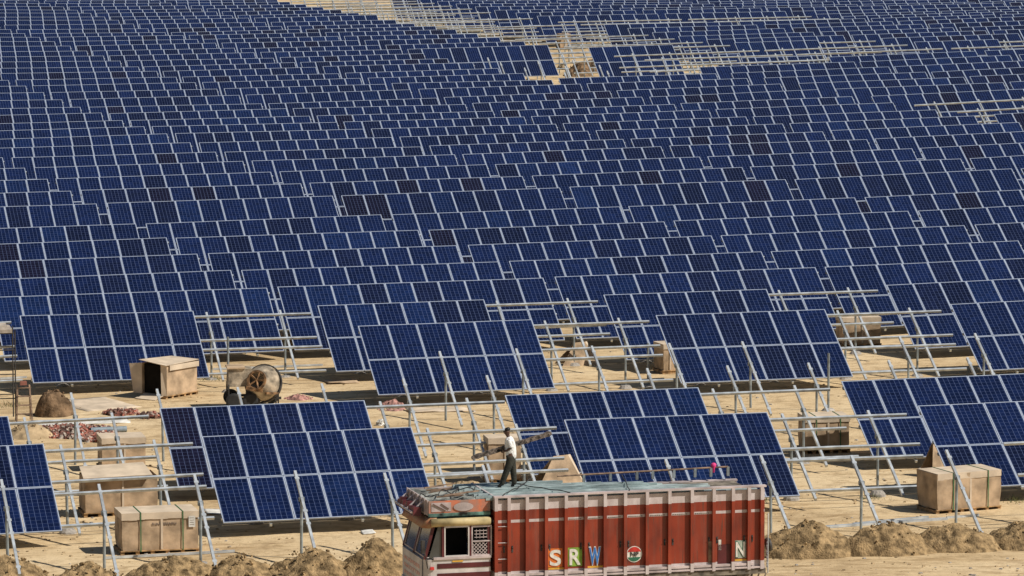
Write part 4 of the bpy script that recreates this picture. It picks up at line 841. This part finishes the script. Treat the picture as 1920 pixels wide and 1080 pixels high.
letter('R', 1078, lz, .36, .46, M_LETG, M_LETW)
letter('W', 1115, lz, .36, .50, None, M_LETB, M_LETW)
letter('N', 1388, lz + .0, .30, .44, M_LETP, M_LETW, M_LETGD)
b = MB(); b.box(tx(1347) , tx(1352), -.012, -.004, 1.72, 1.98); b.build('letter_remnant', M_LETW, e)
for p0, p1, m_ in ((1028, 1057, M_LETY), (1100, 1130, M_LETY), (1376, 1400, M_LETY)):
    b = MB(); b.box(tx(p0), tx(p1), -.0105, -.003, 1.43, 1.475); b.build('yellow_dash', m_, e)
xb = tx(1189)
def disc(r, y, m_, z0=-9, z1=9, name='badge'):
    n = 40; pts = [(r * math.cos(2 * math.pi * i / n), min(max(r * math.sin(2 * math.pi * i / n), z0), z1)) for i in range(n)]
    b = MB(); b.poly([(xb + x, lz + z) for x, z in pts], .004, M=Matrix.Translation((0, y, 0))); return b
bd = disc(.20, -.012, M_LETW).build('badge', M_LETW, e)
disc(.18, -.017, M_LETR, z0=.06).build('badge_top', M_LETR, bd); disc(.18, -.017, M_LETGD, z1=-.075).build('badge_foot', M_LETGD, bd)
o = obj('badge_letters', text_mesh('NP', .17, M_LETK), bd); o.matrix_local = Matrix.Translation((xb, -.022, lz - .005)) @ FX
# chassis, wheels
b = MB(); b.box(-2.0, LC - .1, .6, .72, .85, 1.08); b.box(-2.0, LC - .1, CW - .72, CW - .6, .85, 1.08)
for x in frange(.3, LC, .55): b.box(x, x + .08, .05, CW - .05, 1.08, ZB)
b.build('chassis', M_SKIRT, e)
b = MB(); b.box(LC - 1.7, LC + .05, -.02, .08, .78, .86)
for x in frange(LC - 1.65, LC, .18): b.bar((x, .03, .86), (x + .09, .03, ZB - .12), .03)
b.build('rear_guard', M_SKIRT, e)
for x in (-1.25, LC - 3.0, LC - 1.75):
    for y, s in ((.18, 1), (CW - .18, -1)):
        WM = Matrix.Translation((x, y, .52)) @ Matrix.Rotation(R(90), 4, 'X')
        b = MB(); b.lathe([(.3, -.14), (.46, -.14), (.52, -.09), (.52, .09), (.46, .14), (.3, .14)], M=WM, n=28); w_ = b.build('wheel', M_BLACK, e, True)
        b = MB(); b.lathe([(0, .04 * s), (.12, .1 * s), (.2, .04 * s), (.3, .12 * s)], M=WM, n=20); b.build('rim', M_PALE, w_, True)
# ---- cab
CX0 = tx(794, 1.9); CX1 = -.10
ZW0, ZW1 = 1.80, 2.62                                            # window belt, eave
print('cab', CX0, tx(812, 2.1), tx(832, 2.1), tx(880, 2.1), tx(922, 2.1))
b = MB()                                                          # lower body in plan: rounded front corners
def cab_ring(z, inset=0.0, x0=None):
    x0 = CX0 if x0 is None else x0
    p = [(CX1, 0 + inset), (x0 + .25, 0 + inset)]
    for k in range(1, 6): a = k / 6 * math.pi / 2; p.append((x0 + .25 - .25 * math.sin(a), .25 - .25 * math.cos(a) + inset * math.cos(a)))
    p.append((x0 + inset, .25)); p.append((x0 + inset, CW - .25))
    for k in range(1, 6): a = k / 6 * math.pi / 2; p.append((x0 + .25 - .25 * math.cos(a), CW - .25 + .25 * math.sin(a) - inset * math.sin(a)))
    p += [(x0 + .25, CW - inset), (CX1, CW - inset)]
    return [(x, y, z) for x, y in p]
def loft(rings, mi=0, cap0=True, cap1=True, bb=None):
    bb = bb or MB(); K = len(rings[0]); vs = [q for r_ in rings for q in r_]
    fs = [(k * K + i, k * K + (i + 1) % K, (k + 1) * K + (i + 1) % K, (k + 1) * K + i) for k in range(len(rings) - 1) for i in range(K)]
    if cap0: fs.append(tuple(range(K - 1, -1, -1)))
    if cap1: fs.append(tuple(range((len(rings) - 1) * K, len(rings) * K)))
    bb._add(vs, fs, mi); return bb
loft([cab_ring(.55), cab_ring(1.0), cab_ring(ZW0)]).build('cab_body', M_WHITE, e)
b = MB(); b.box(tx(820, 1.5), CX1, -.012, -.003, 1.58, 1.70); b.build('side_stripe', M_MAROON, e)
b = MB(); b.box(tx(820, 1.5), CX1, -.012, -.003, 1.32, 1.46); b.build('side_stripe', M_MAROON, e)
b = MB(); b.box(tx(848, 1.5), tx(868, 1.5), -.016, -.004, 1.73, 1.765); b.build('side_marker', M_LETY, e)
b = MB(); b.box(tx(806, 1.5), tx(814, 1.5), -.03, .02, 1.56, 1.63, taper=.01); b.build('side_lamp', M_LETR, e)
b = MB(); b.box(CX0 + .25, CX1 + .02, -.03, .02, ZW0, ZW0 + .06); b.build('waist_rail', M_PALE, e)
# painted front pattern
M_PAT = paint('front_flourish', (.45, .12, .08), .5, .6, 14, (.6, .55, .48))
b = MB()
for zz in (1.0, 1.18, 1.36, 1.54):
    for yy in frange(.4, CW - .4, .2): b.box(CX0 - .008, CX0 - .003, yy, yy + .13, zz, zz + .09)
b.build('front_flourish', M_PAT, e)
b = MB(); b.box(CX0 - .14, CX0 + .02, .0, CW, .55, .80); b.build('bumper', M_MAROON, e)
for y in (.3, CW - .3):
    b = MB(); b.tube((CX0 - .03, y, 1.02), (CX0 + .05, y, 1.02), .1, n=16); b.build('headlamp', M_LETW, e)
b = MB(); b.tube((CX0 - .05, -.12, .5), (CX0 - .05, -.12, 1.9), .018, n=6); b.build('guide_rod', M_DARK, e)
# window belt: pillars, windscreen, side glass, door opening, grille
xs0 = tx(812, 2.1); xd0, xd1 = tx(833, 2.1), tx(880, 2.1); xg0, xg1 = tx(884, 2.1), tx(922, 2.1)
RK = .22                                                          # rake of the windscreen
def pill(x, y, x2, y2, w=.06): b = MB(); b.bar((x, y, ZW0), (x2, y2, ZW1), w); b.build('pillar', M_MAROON, e)
for y_ in (.12, CW / 2, CW - .12): pill(CX0 + .06, y_, CX0 + .06 + RK, y_, .07)
for x in (xd0 - .03, xd1 + .02, CX1 - .04): pill(x, .02, x, .03)
for x in (xd0 - .03, CX1 - .04): pill(x, CW - .02, x, CW - .03)
def wx(z): return CX0 + .06 + RK * (z - ZW0) / (ZW1 - ZW0)
for ya, yb in ((.17, CW / 2 - .05), (CW / 2 + .05, CW - .17)):
    za, zb = ZW0 + .05, ZW1 - .05
    b = MB(); b.quadplate([(wx(za), ya, za), (wx(za), yb, za), (wx(zb), yb, zb), (wx(zb), ya, zb)], .008); ws = b.build('windscreen', M_GLASS, e)
    b = MB()
    for p0, p1 in (((wx(za), ya, za), (wx(za), yb, za)), ((wx(zb), ya, zb), (wx(zb), yb, zb)), ((wx(za), ya, za), (wx(zb), ya, zb)), ((wx(za), yb, za), (wx(zb), yb, zb))): b.bar(p0, p1, .035)
    b.build('windscreen_frame', M_PALE, ws)
xs0 = CX0 + .2
b = MB(); b.quadplate([(CX0 + .14, .04, ZW0 + .04), (xd0 - .07, .04, ZW0 + .04), (xd0 - .07, .04, ZW1 - .02), (CX0 + .15 + RK, .04, ZW1 - .02)], .008); b.build('quarter_glass', M_GLASS, e)
b = MB(); b.box(xd0 - .02, xd1 + .02, .35, CW - .06, ZW0 + .0, ZW1, 0); b.box(CX0 + .45, xd0 - .04, .35, .85, ZW0 - .1, ZW0 + .5, taper=.06); b.build('interior_shade_block', M_INTSHADE, e)  # solid black blocks, cab shade painted in behind the window openings
b = MB()
for (a0, a1, z0, z1) in ((xd0 - .0, xd1, ZW1 - .05, ZW1 - .01), (xd0, xd1, ZW0 + .06, ZW0 + .09), (xd0, xd0 + .03, ZW0 + .09, ZW1 - .05), (xd1 - .03, xd1, ZW0 + .09, ZW1 - .05)): b.box(a0, a1, -.01, .03, z0, z1)
b.build('door_window_frame', M_WHITE, e)
b = MB(); b.box(xg0, xg1, .03, .06, ZW0 + .06, ZW1 - .02); g_ = b.build('sleeper_vent', M_INTSHADE, e)
b = MB()
for (a0, a1, z0, z1) in ((xg0, xg1, ZW1 - .06, ZW1 - .02), (xg0, xg1, ZW0 + .06, ZW0 + .09), (xg0, xg0 + .03, ZW0 + .09, ZW1 - .06), (xg1 - .03, xg1, ZW0 + .09, ZW1 - .06), (xg0 + .03, xg1 - .03, ZW0 + .40, ZW0 + .43)): b.box(a0, a1, -.01, .028, z0, z1)
wz = xg1 - xg0 - .06
for k in range(-2, 7):
    for s in (1, -1):
        xa = xg0 + .03 + k * wz / 5; xb_ = xa + .31 * s
        if s < 0: xa += wz / 5 * 0
        # clip the lattice to the frame
        t0, t1 = 0.0, 1.0; dx = xb_ - xa
        lo, hi = (xg0 + .03 - xa) / dx, (xg1 - .03 - xa) / dx
        lo, hi = min(lo, hi), max(lo, hi); t0, t1 = max(0, lo), min(1, hi)
        if t1 > t0 + .02: b.bar((xa + dx * t0, .012, ZW0 + .09 + .31 * t0), (xa + dx * t1, .012, ZW0 + .09 + .31 * t1), .014)
for k in range(1, 5): b.box(xg0 + .03 + k * wz / 5, xg0 + .04 + k * wz / 5, .008, .02, ZW0 + .48, ZW0 + .70)
for k in range(3): b.box(xg0 + .08, xg1 - .08, .008, .02, ZW0 + .50 + k * .08, ZW0 + .515 + k * .08)
b.build('vent_lattice', M_PALE, g_)
b = MB(); b.box(CX1 - .02, CX1 + .02, 0.02, CW, ZW0, ZW1 + .1); b.build('rear_wall', M_MAROON, e)
b = MB(); b.box(tx(868, 2.2), tx(880, 2.2), CW - .04, CW, ZW0, ZW1); b.box(CX0 + .35, CX1, CW - .03, CW, ZW0, ZW0 + .1); b.build('far_side', M_MAROON, e)
# roof with rolled dusty yellow eave and painted crown in front
b = MB()
for (r_, y_, z_) in ((.10, .03, ZW1 + .08), (.10, CW - .03, ZW1 + .08)): b.tube((CX0 + .2, y_, z_), (CX1, y_, z_), r_, n=14)
b.build('eave_roll', M_YEL, e, True)
loft([cab_ring(ZW1, .02, CX0 + .1), cab_ring(ZW1 + .14, .06, CX0 + .12), cab_ring(ZW1 + .22, .2, CX0 + .2)]).build('roof', M_TEAL, e)
b = MB(); n_ = 12; vs_ = []; fs_ = []
ringo = cab_ring(ZW1 - .04, 0, CX0 - .02)[1:-1]
K = len(ringo); top = [(x + .07, y, z + .24) for x, y, z in cab_ring(ZW1 - .04, .05, CX0 + .03)[1:-1]]
vs_ = ringo + top; fs_ = [(i, i + 1, K + i + 1, K + i) for i in range(K - 1)]
b._add(vs_, fs_); o = b.build('visor_crown', M_OBR, e, True); md = o.modifiers.new('t', 'SOLIDIFY'); md.thickness = .03
# roof rack box boards and clutter
b = MB(); xr0, xr1 = tx(806, 2.8), tx(921, 2.8)
b.box(xr0, xr1, .10, .13, ZW1 + .30, ZW1 + .60); rb = b.build('rack_board', M_ORNG, e)
b = MB(); b.box(xr0 + .06, xr0 + .55, .088, .098, ZW1 + .34, ZW1 + .56); b.build('board_panel', M_PALE, rb)
b = MB(); b.bar((xr0 + .1, .083, ZW1 + .54), (xr0 + .42, .083, ZW1 + .36), .05, .008); b.bar((xr0 + .3, .083, ZW1 + .54), (xr0 + .5, .083, ZW1 + .4), .04, .008); b.build('board_ornament', M_MAROON, rb)
b = MB(); b.lathe([(0, 0), (.13, 0), (.13, .008), (0, .008)], M=Matrix.Translation((xr0 + .86, .086, ZW1 + .44)) @ Matrix.Rotation(R(90), 4, 'X') @ Matrix.Diagonal((1.9, .8, 1, 1)), n=24); b.build('board_ornament', M_PALE, rb)
b = MB(); b.box(xr0 - .02, xr1, .08, .12, ZW1 + .22, ZW1 + .30); b.build('rack_base', M_TEAL, e)
b = MB(); b.box(xr0 - .03, xr0 + .0, .13, CW - .13, ZW1 + .25, ZW1 + .62)
for yy in frange(.3, CW - .2, .35): b.box(xr0 - .06, xr0 - .03, yy, yy + .06, ZW1 + .25, ZW1 + .64)
b.box(xr0, xr1, CW - .13, CW - .10, ZW1 + .25, ZW1 + .60); b.build('rack_frame', M_PALE, e)
b = MB(); rg = random.Random(9)
M_TARP = mat('grey_tarpaulin', (.26, .27, .24), .85, 0, .3, 3, .6)
nn = 22; vs = []
for j in range(nn + 1):
    for i in range(nn + 1):
        x = xr0 + (xr1 - xr0) * i / nn; y = .14 + (CW - .28) * j / nn
        vs.append((x, y, ZW1 + .56 + .09 * noise.noise((x * 2.2, y * 2.2, 1)) + .05 * noise.noise((x * 6, y * 6, 2))))
b._add(vs, [(j * (nn + 1) + i, j * (nn + 1) + i + 1, (j + 1) * (nn + 1) + i + 1, (j + 1) * (nn + 1) + i) for j in range(nn) for i in range(nn)])
b.build('roof_tarpaulin', M_TARP, e, True)
b = MB()
for yy in (.5, 1.0, 1.5, 2.0): b.tube((xr0 - .35, yy, ZW1 + .28), (xr0 - .03, yy, ZW1 + .55), .03, n=8)
b.tube((xr0 - .35, .4, ZW1 + .30), (xr0 - .35, 2.05, ZW1 + .30), .03, n=8); b.build('rack_brace', M_PALE, e)
b = MB()
for k in range(8):
    yy = .35 + k * .22; b.box(xr0 - .33, xr0 - .12, yy, yy + .16, ZW1 + .22, ZW1 + .38 + .1 * rg.random(), taper=.02)
b.build('rack_clutter', M_MAROON, e)
b = MB()
for k in range(7):
    xa = xr0 + rg.uniform(0, .6); ya = rg.uniform(.2, 1.9); b.bar((xa, ya, ZW1 + .66), (xa + rg.uniform(.5, 1.0), ya + rg.uniform(-.3, .3), ZW1 + .70 + rg.uniform(0, .05)), .05, .03)
b.build('spare_boards', M_OLDW, e)
b = MB(); pz = None
for k in range(60):
    t_ = k / 59; q = (xr0 - .2 + 1.7 * t_, .2 + .25 * math.sin(t_ * 19) + 1.2 * t_, ZW1 + .70 + .04 * math.sin(t_ * 31))
    if pz: b.tube(pz, q, .014, n=5, cap=False)
    pz = q
b.build('rope', M_DARK, e)
# mirror
b = MB(); b.bar((CX0 + .1, -.02, 1.6), (CX0 - .05, -.18, 2.2), .02); b.box(CX0 - .1, CX0 - .02, -.24, -.12, 2.0, 2.32); b.build('mirror', M_DARK, e)
# tail clutter: chains and hooks at the rear corner
b = MB()
for k in range(9): b.tube((LC + .06, -.03 + .02 * (k % 2), 1.25 + k * .07), (LC + .09, .03, 1.31 + k * .07), .02, n=6)
b.tube((LC + .08, -.04, 1.1), (LC + .08, -.04, 2.6), .015, n=6); b.build('tail_chain', M_GALV, e)
b = MB(); b.lathe([(.05, -.05), (.16, -.05), (.18, 0), (.16, .05), (.05, .05)], M=Matrix.Translation((LC + .2, .3, 1.75)) @ Matrix.Rotation(R(80), 4, 'Y'), n=16); b.build('tail_lamp', M_DARK, e)

# load: long rails lying in the body and poking above the sides
M_LOAD = mat('zinc_rails', (.50, .58, .56), .45, .2, .2, 2)
M_LOAD2 = mat('old_zinc_rails', (.34, .42, .41), .5, .2, .25, 2)
TR3 = TM.to_3x3()
k = 0
NR = 26
for i in range(NR):
    y = .12 + (CW - .24) * i / (NR - 1)
    for lay in range(2):
        xa = -.1 + rgt.uniform(-.12, .25) - .25 * lay; xe_ = LC * (.62 + .33 * (1 - i / NR)) + rgt.uniform(-.8, .4) - 1.1 * lay
        if i > 18: xe_ -= 1.2
        xe_ = min(xe_, LC - .1)
        z0 = ZT - .13 + lay * .065 + rgt.uniform(-.035, .02); z1 = z0 - rgt.uniform(0, .05)
        b = MB(); b.box(0, xe_ - xa, -.036, .036, -.03, .03)
        o = b.build('load_rail', M_LOAD if rgt.random() < .6 else M_LOAD2)
        o.matrix_world = TM @ Matrix.Translation((xa, y + rgt.uniform(-.02, .02), z0)) @ Matrix.Rotation(rgt.uniform(-.006, .006), 4, 'Z') @ Matrix.Rotation(rgt.uniform(0, .006), 4, 'Y')
        tag(o, 'long pale green zinc rail lying in the load on top of the lorry', 'rail', 'rails loaded on the lorry')
for k, (xa, ya, xb2, yb2) in enumerate(((.2, -.05, 1.6, CW), (.6, CW, 1.9, -.05), (3.4, -.05, 3.9, CW))):
    b = MB(); pz = None
    for i in range(25):
        t_ = i / 24; q = (xa + (xb2 - xa) * t_, ya + (yb2 - ya) * t_ + .05 * math.sin(9 * t_), ZT + .015 + .01 * math.sin(t_ * 23))
        if pz: b.tube(pz, q, .013, n=5, cap=False)
        pz = q
    o = b.build('rope', M_DARK); o.matrix_world = TM; tag(o, ('dark rope crossing the load just behind the lorry cab', 'dark rope slanting over the load below the man', 'dark rope across the middle of the lorry load')[k], 'rope')
# filling of the body below the rails
b = MB(); b.box(.08, LC - .1, .08, CW - .08, ZB + .1, ZT - .24); o = b.build('load_packing', M_SKIRT); o.matrix_world = TM; tag(o, 'dark packed load filling the lorry body under the rails', 'load')
# raised pole on stands along the far side with bottles and a pink bag
e2 = empty('pole_on_stands', TM @ Matrix.Translation((0, CW, ZT)), 'thin rusty pole on short stands along the far edge of the load', 'pole')
b = MB(); b.tube((LC * .32, -.1, .06), (LC * .965, -.1, .12), .022, n=8); b.build('pole', M_OLDW, e2)
for x in (.42, .52, .62, .68, .76, .84, .9, .965):
    b = MB(); b.box(LC * x - .03, LC * x + .03, -.13, -.07, -.11, .06 + .06 * (x - .32) / .65); b.build('stand', M_GALVD, e2)
M_PK = mat('bright_pink_cloth', (.75, .05, .22), .7)
b = MB(); b.lathe([(0, -.16), (.04, -.14), (.05, -.02), (.09, .03), (.10, .08), (.05, .12), (0, .13)], M=Matrix.Translation((0, 0, 0)), n=10)
o = b.build('pink_bag', M_PK, smooth=True); o.matrix_world = TM @ Matrix.Translation((LC * .91, CW - .1, ZT + .12)) @ Matrix.Diagonal((.75, .6, .9, 1)); tag(o, 'bright pink bag tied to the pole at the lorry tail', 'bag')

# ------------------------------------------------------------------ people
def skin(name, pts, edges, m, parent=None, root=0, sub=2):
    """pts: (x,y,z,r[,ry]) grown into one continuous tapered surface"""
    me = bpy.data.meshes.new(name); me.from_pydata([p[:3] for p in pts], edges, [])
    o = bpy.data.objects.new(name, me); COL.objects.link(o)
    o.modifiers.new('skin', 'SKIN')
    for i, p in enumerate(pts):
        sv = me.skin_vertices[0].data[i]; sv.radius = (p[3], p[4] if len(p) > 4 else p[3]); sv.use_root = (i == root)
    s = o.modifiers.new('sub', 'SUBSURF'); s.levels = sub; s.render_levels = sub
    dg = bpy.context.evaluated_depsgraph_get(); dg.update()
    m2 = bpy.data.meshes.new_from_object(o.evaluated_get(dg)); bpy.data.objects.remove(o)
    m2.materials.clear(); m2.materials.append(m); m2.polygons.foreach_set('use_smooth', [True] * len(m2.polygons))
    return obj(name, m2, parent)
M_SKIN = mat('dark_skin', (.085, .042, .026), .6, 0, .1, 5); M_HAIR = mat('black_hair', (.008, .007, .006), .6)
M_SHIRT = mat('off_white_shirt', (.80, .79, .76), .85, 0, .06, 5, .5); M_TROU = mat('olive_trousers', (.035, .033, .022), .85, 0, .2, 5, .3); M_SHOE = mat('dark_shoes', (.02, .018, .015), .7)
# local frame: x towards picture right, man walks towards -x; z up; scaled to his height
def man(M, S_=1.0):
    e = empty('person', M @ Matrix.Diagonal((S_, S_, S_, 1)), 'man in white shirt and olive trousers walking on the lorry load, holding a long beam', 'person')
    hip = (.02, 0, .86); 
    P_ = [(.02, 0, .88, .125, .10), (.015, 0, 1.04, .115, .095), (-.005, 0, 1.2, .135, .10), (-.03, 0, 1.34, .13, .10), (-.055, 0, 1.42, .055), (-.075, 0, 1.47, .05),
          # head
          (-.10, 0, 1.55, .092, .10), (-.105, 0, 1.63, .10, .09),
          # near arm (y<0), elbow bent, hand on the beam
          (-.03, -.16, 1.37, .052), (.05, -.21, 1.15, .042), (-.09, -.20, 1.06, .034), (-.17, -.16, 1.035, .03),
          # far arm reaching forward
          (-.03, .16, 1.37, .052), (-.06, .21, 1.14, .042), (-.2, .17, 1.08, .034), (-.27, .13, 1.05, .03),
          # near leg forward
          (.01, -.09, .80, .09), (-.10, -.10, .46, .066), (-.24, -.10, .10, .042), (-.32, -.10, .035, .034),
          # far leg, behind and straight under
          (.03, .09, .80, .09), (.07, .09, .46, .066), (.10, .09, .10, .042), (.03, .09, .035, .034)]
    E_ = [(0, 1), (1, 2), (2, 3), (3, 4), (4, 5), (5, 6), (6, 7), (3, 8), (8, 9), (9, 10), (10, 11), (3, 12), (12, 13), (13, 14), (14, 15), (0, 16), (16, 17), (17, 18), (18, 19), (0, 20), (20, 21), (21, 22), (22, 23)]
    body = skin('body', P_, E_, M_SKIN, e)
    # face and hands grown as small continuous pieces rooted in the body
    for s in (-1, 1):
        skin('ear', [(-.085, s * .078, 1.575, .012), (-.08, s * .088, 1.6, .010)], [(0, 1)], M_SKIN, body, sub=1)
        b = MB(); b.lathe([(0, -.012), (.010, -.006), (.012, 0), (.010, .006), (0, .012)], M=Matrix.Translation((-.178, s * .030, 1.592)), n=8); b.build('eye', M_HAIR, body)
    skin('nose', [(-.178, 0, 1.60, .009), (-.20, 0, 1.565, .013), (-.18, 0, 1.555, .010)], [(0, 1), (1, 2)], M_SKIN, body, sub=1)
    b = MB(); b.box(-.182, -.170, -.026, .026, 1.522, 1.532); b.build('mouth', M_HAIR, body)
    for hx, hy, hz in ((-.18, -.155, 1.03), (-.28, .125, 1.045)):
        sg = -1 if hy < 0 else 1
        for k in range(4):
            L_ = (.9, 1.0, .95, .8)[k]; ox = -.01 - k * .018
            skin('finger', [(hx + ox, hy, hz + .01, .010), (hx + ox - .004, hy + sg * .02 * -1, hz - .03 * L_, .009), (hx + ox, hy - sg * .045, hz - .045 * L_, .008), (hx + ox, hy - sg * .06, hz - .025 * L_, .007)], [(0, 1), (1, 2), (2, 3)], M_SKIN, body, sub=1)
        skin('thumb', [(hx + .01, hy, hz + .012, .011), (hx - .0, hy - sg * .03, hz + .03, .010), (hx - .02, hy - sg * .055, hz + .025, .008)], [(0, 1), (1, 2)], M_SKIN, body, sub=1)
    skin('hair', [(-.07, 0, 1.59, .092, .090), (-.085, 0, 1.65, .104, .094), (-.10, 0, 1.70, .075, .07)], [(0, 1), (1, 2)], M_HAIR, body)
    G = 1.14
    skin('shirt', [(.02, 0, .76, .17, .15), (.02, 0, .95, .165, .145), (-.005, 0, 1.2, .18, .145), (-.03, 0, 1.36, .165, .13), (-.05, 0, 1.43, .085), (-.03, -.17, 1.365, .07), (.035, -.205, 1.20, .062), (.045, -.21, 1.13, .056),
                   (-.03, .17, 1.365, .07), (-.055, .205, 1.19, .062), (-.06, .21, 1.13, .056)],
         [(0, 1), (1, 2), (2, 3), (3, 4), (3, 5), (5, 6), (6, 7), (3, 8), (8, 9), (9, 10)], M_SHIRT, body)
    skin('trousers', [(.02, 0, .98, .145, .13), (.02, 0, .84, .15, .135), (.005, -.085, .74, .12), (-.10, -.10, .46, .10), (-.21, -.10, .16, .082), (-.245, -.10, .05, .08), (.03, .085, .74, .12), (.07, .09, .46, .10), (.098, .09, .16, .082), (.10, .09, .04, .08)],
         [(0, 1), (1, 2), (2, 3), (3, 4), (4, 5), (1, 6), (6, 7), (7, 8), (8, 9)], M_TROU, body)
    skin('shoe', [(-.24, -.10, .045, .045), (-.36, -.10, .03, .04)], [(0, 1)], M_SHOE, body); skin('shoe', [(.11, .09, .045, .045), (0.0, .09, .03, .04)], [(0, 1)], M_SHOE, body)
    return e
# he stands on the rails, 1.3 m in from the near side
zr = ZT - .035
def on_load(px, py):
    d = ray(px, py); best = None
    for k in range(200):
        y = k * CW / 200
        for_x = None
        # plane of the load top
    n_ = TR3 @ Vector((0, 0, 1)); p0 = TM @ Vector((0, 0, zr)); t = (p0 - Vector((0, 0, CAMH))).dot(n_) / d.dot(n_)
    return Vector((0, 0, CAMH)) + d * t
pm = on_load(957, 913)
print('man at truck coords', TM.inverted() @ pm, scale_at(pm))
hpx = (913 - 797) / scale_at(pm)
man(Matrix.Translation(pm) @ Matrix.Rotation(R(-6), 4, 'Z'), hpx / 1.745)
sM = hpx / 1.745
hand = pm + Vector((-.2 * sM, 0, 1.03 * sM))
def plane_pt(px, py, ypl):
    d = ray(px, py); t = ypl / d.y; return Vector((0, 0, CAMH)) + d * t
pa, pb = plane_pt(884, 859, pm.y - .10), plane_pt(1034, 812, pm.y + .16)
b = MB(); dd = pb - pa; L = dd.length; q = dd.to_track_quat('X', 'Z').to_matrix().to_4x4(); nn = 26; rg = random.Random(4); vs = []
for k in range(nn + 1):
    h1 = .045 + .016 * rg.random(); h2 = .045 + .02 * rg.random(); w = .045 + .012 * rg.random()
    if k in (0, nn): h1 *= .6; h2 *= .6
    x = L * k / nn; vs += [(x, -w, -h1), (x, w, -h1), (x, w, h2), (x, -w, h2)]
fs = [(4 * k + i, 4 * k + (i + 1) % 4, 4 * k + 4 + (i + 1) % 4, 4 * k + 4 + i) for k in range(nn) for i in range(4)] + [(3, 2, 1, 0), (4 * nn, 4 * nn + 1, 4 * nn + 2, 4 * nn + 3)]
b._add(vs, fs, 0, Matrix.Translation(pa) @ q)
tag(b.build('rough_beam', mat('muddy_beam', (.19, .15, .12), .9, 0, .5, 14, .8)), 'long muddy jagged beam carried by the man on the lorry', 'beam')
# far worker, seen to the waist among the tables on the right
pf = at(1618, 207)
e = empty('person', Matrix.Translation(pf), 'tiny distant worker in a yellow shirt bending among the right hand tables', 'person')
bd = skin('body', [(0, 0, .85, .13, .10), (-.05, 0, 1.15, .13, .10), (-.12, 0, 1.36, .12, .10), (-.2, 0, 1.45, .05), (-.25, 0, 1.56, .09), (-.05, -.2, 1.3, .05), (-.2, -.22, 1.05, .035), (-.05, .2, 1.3, .05), (-.2, .22, 1.05, .035), (.02, -.1, .75, .09), (.02, -.1, .4, .06), (.02, -.1, .03, .04), (.05, .1, .75, .09), (.1, .1, .4, .06), (.05, .1, .03, .04)],
          [(0, 1), (1, 2), (2, 3), (3, 4), (2, 5), (5, 6), (2, 7), (7, 8), (0, 9), (9, 10), (10, 11), (0, 12), (12, 13), (13, 14)], M_SKIN, e)
skin('shirt', [(0, 0, .85, .16, .13), (-.05, 0, 1.15, .155, .12), (-.12, 0, 1.36, .14, .12)], [(0, 1), (1, 2)], mat('yellow_shirt', (.5, .36, .08), .8), bd)
skin('hair', [(-.24, 0, 1.58, .09), (-.25, 0, 1.64, .08)], [(0, 1)], M_HAIR, bd)
print('modules', NMOD, 'objects', len(bpy.data.objects))
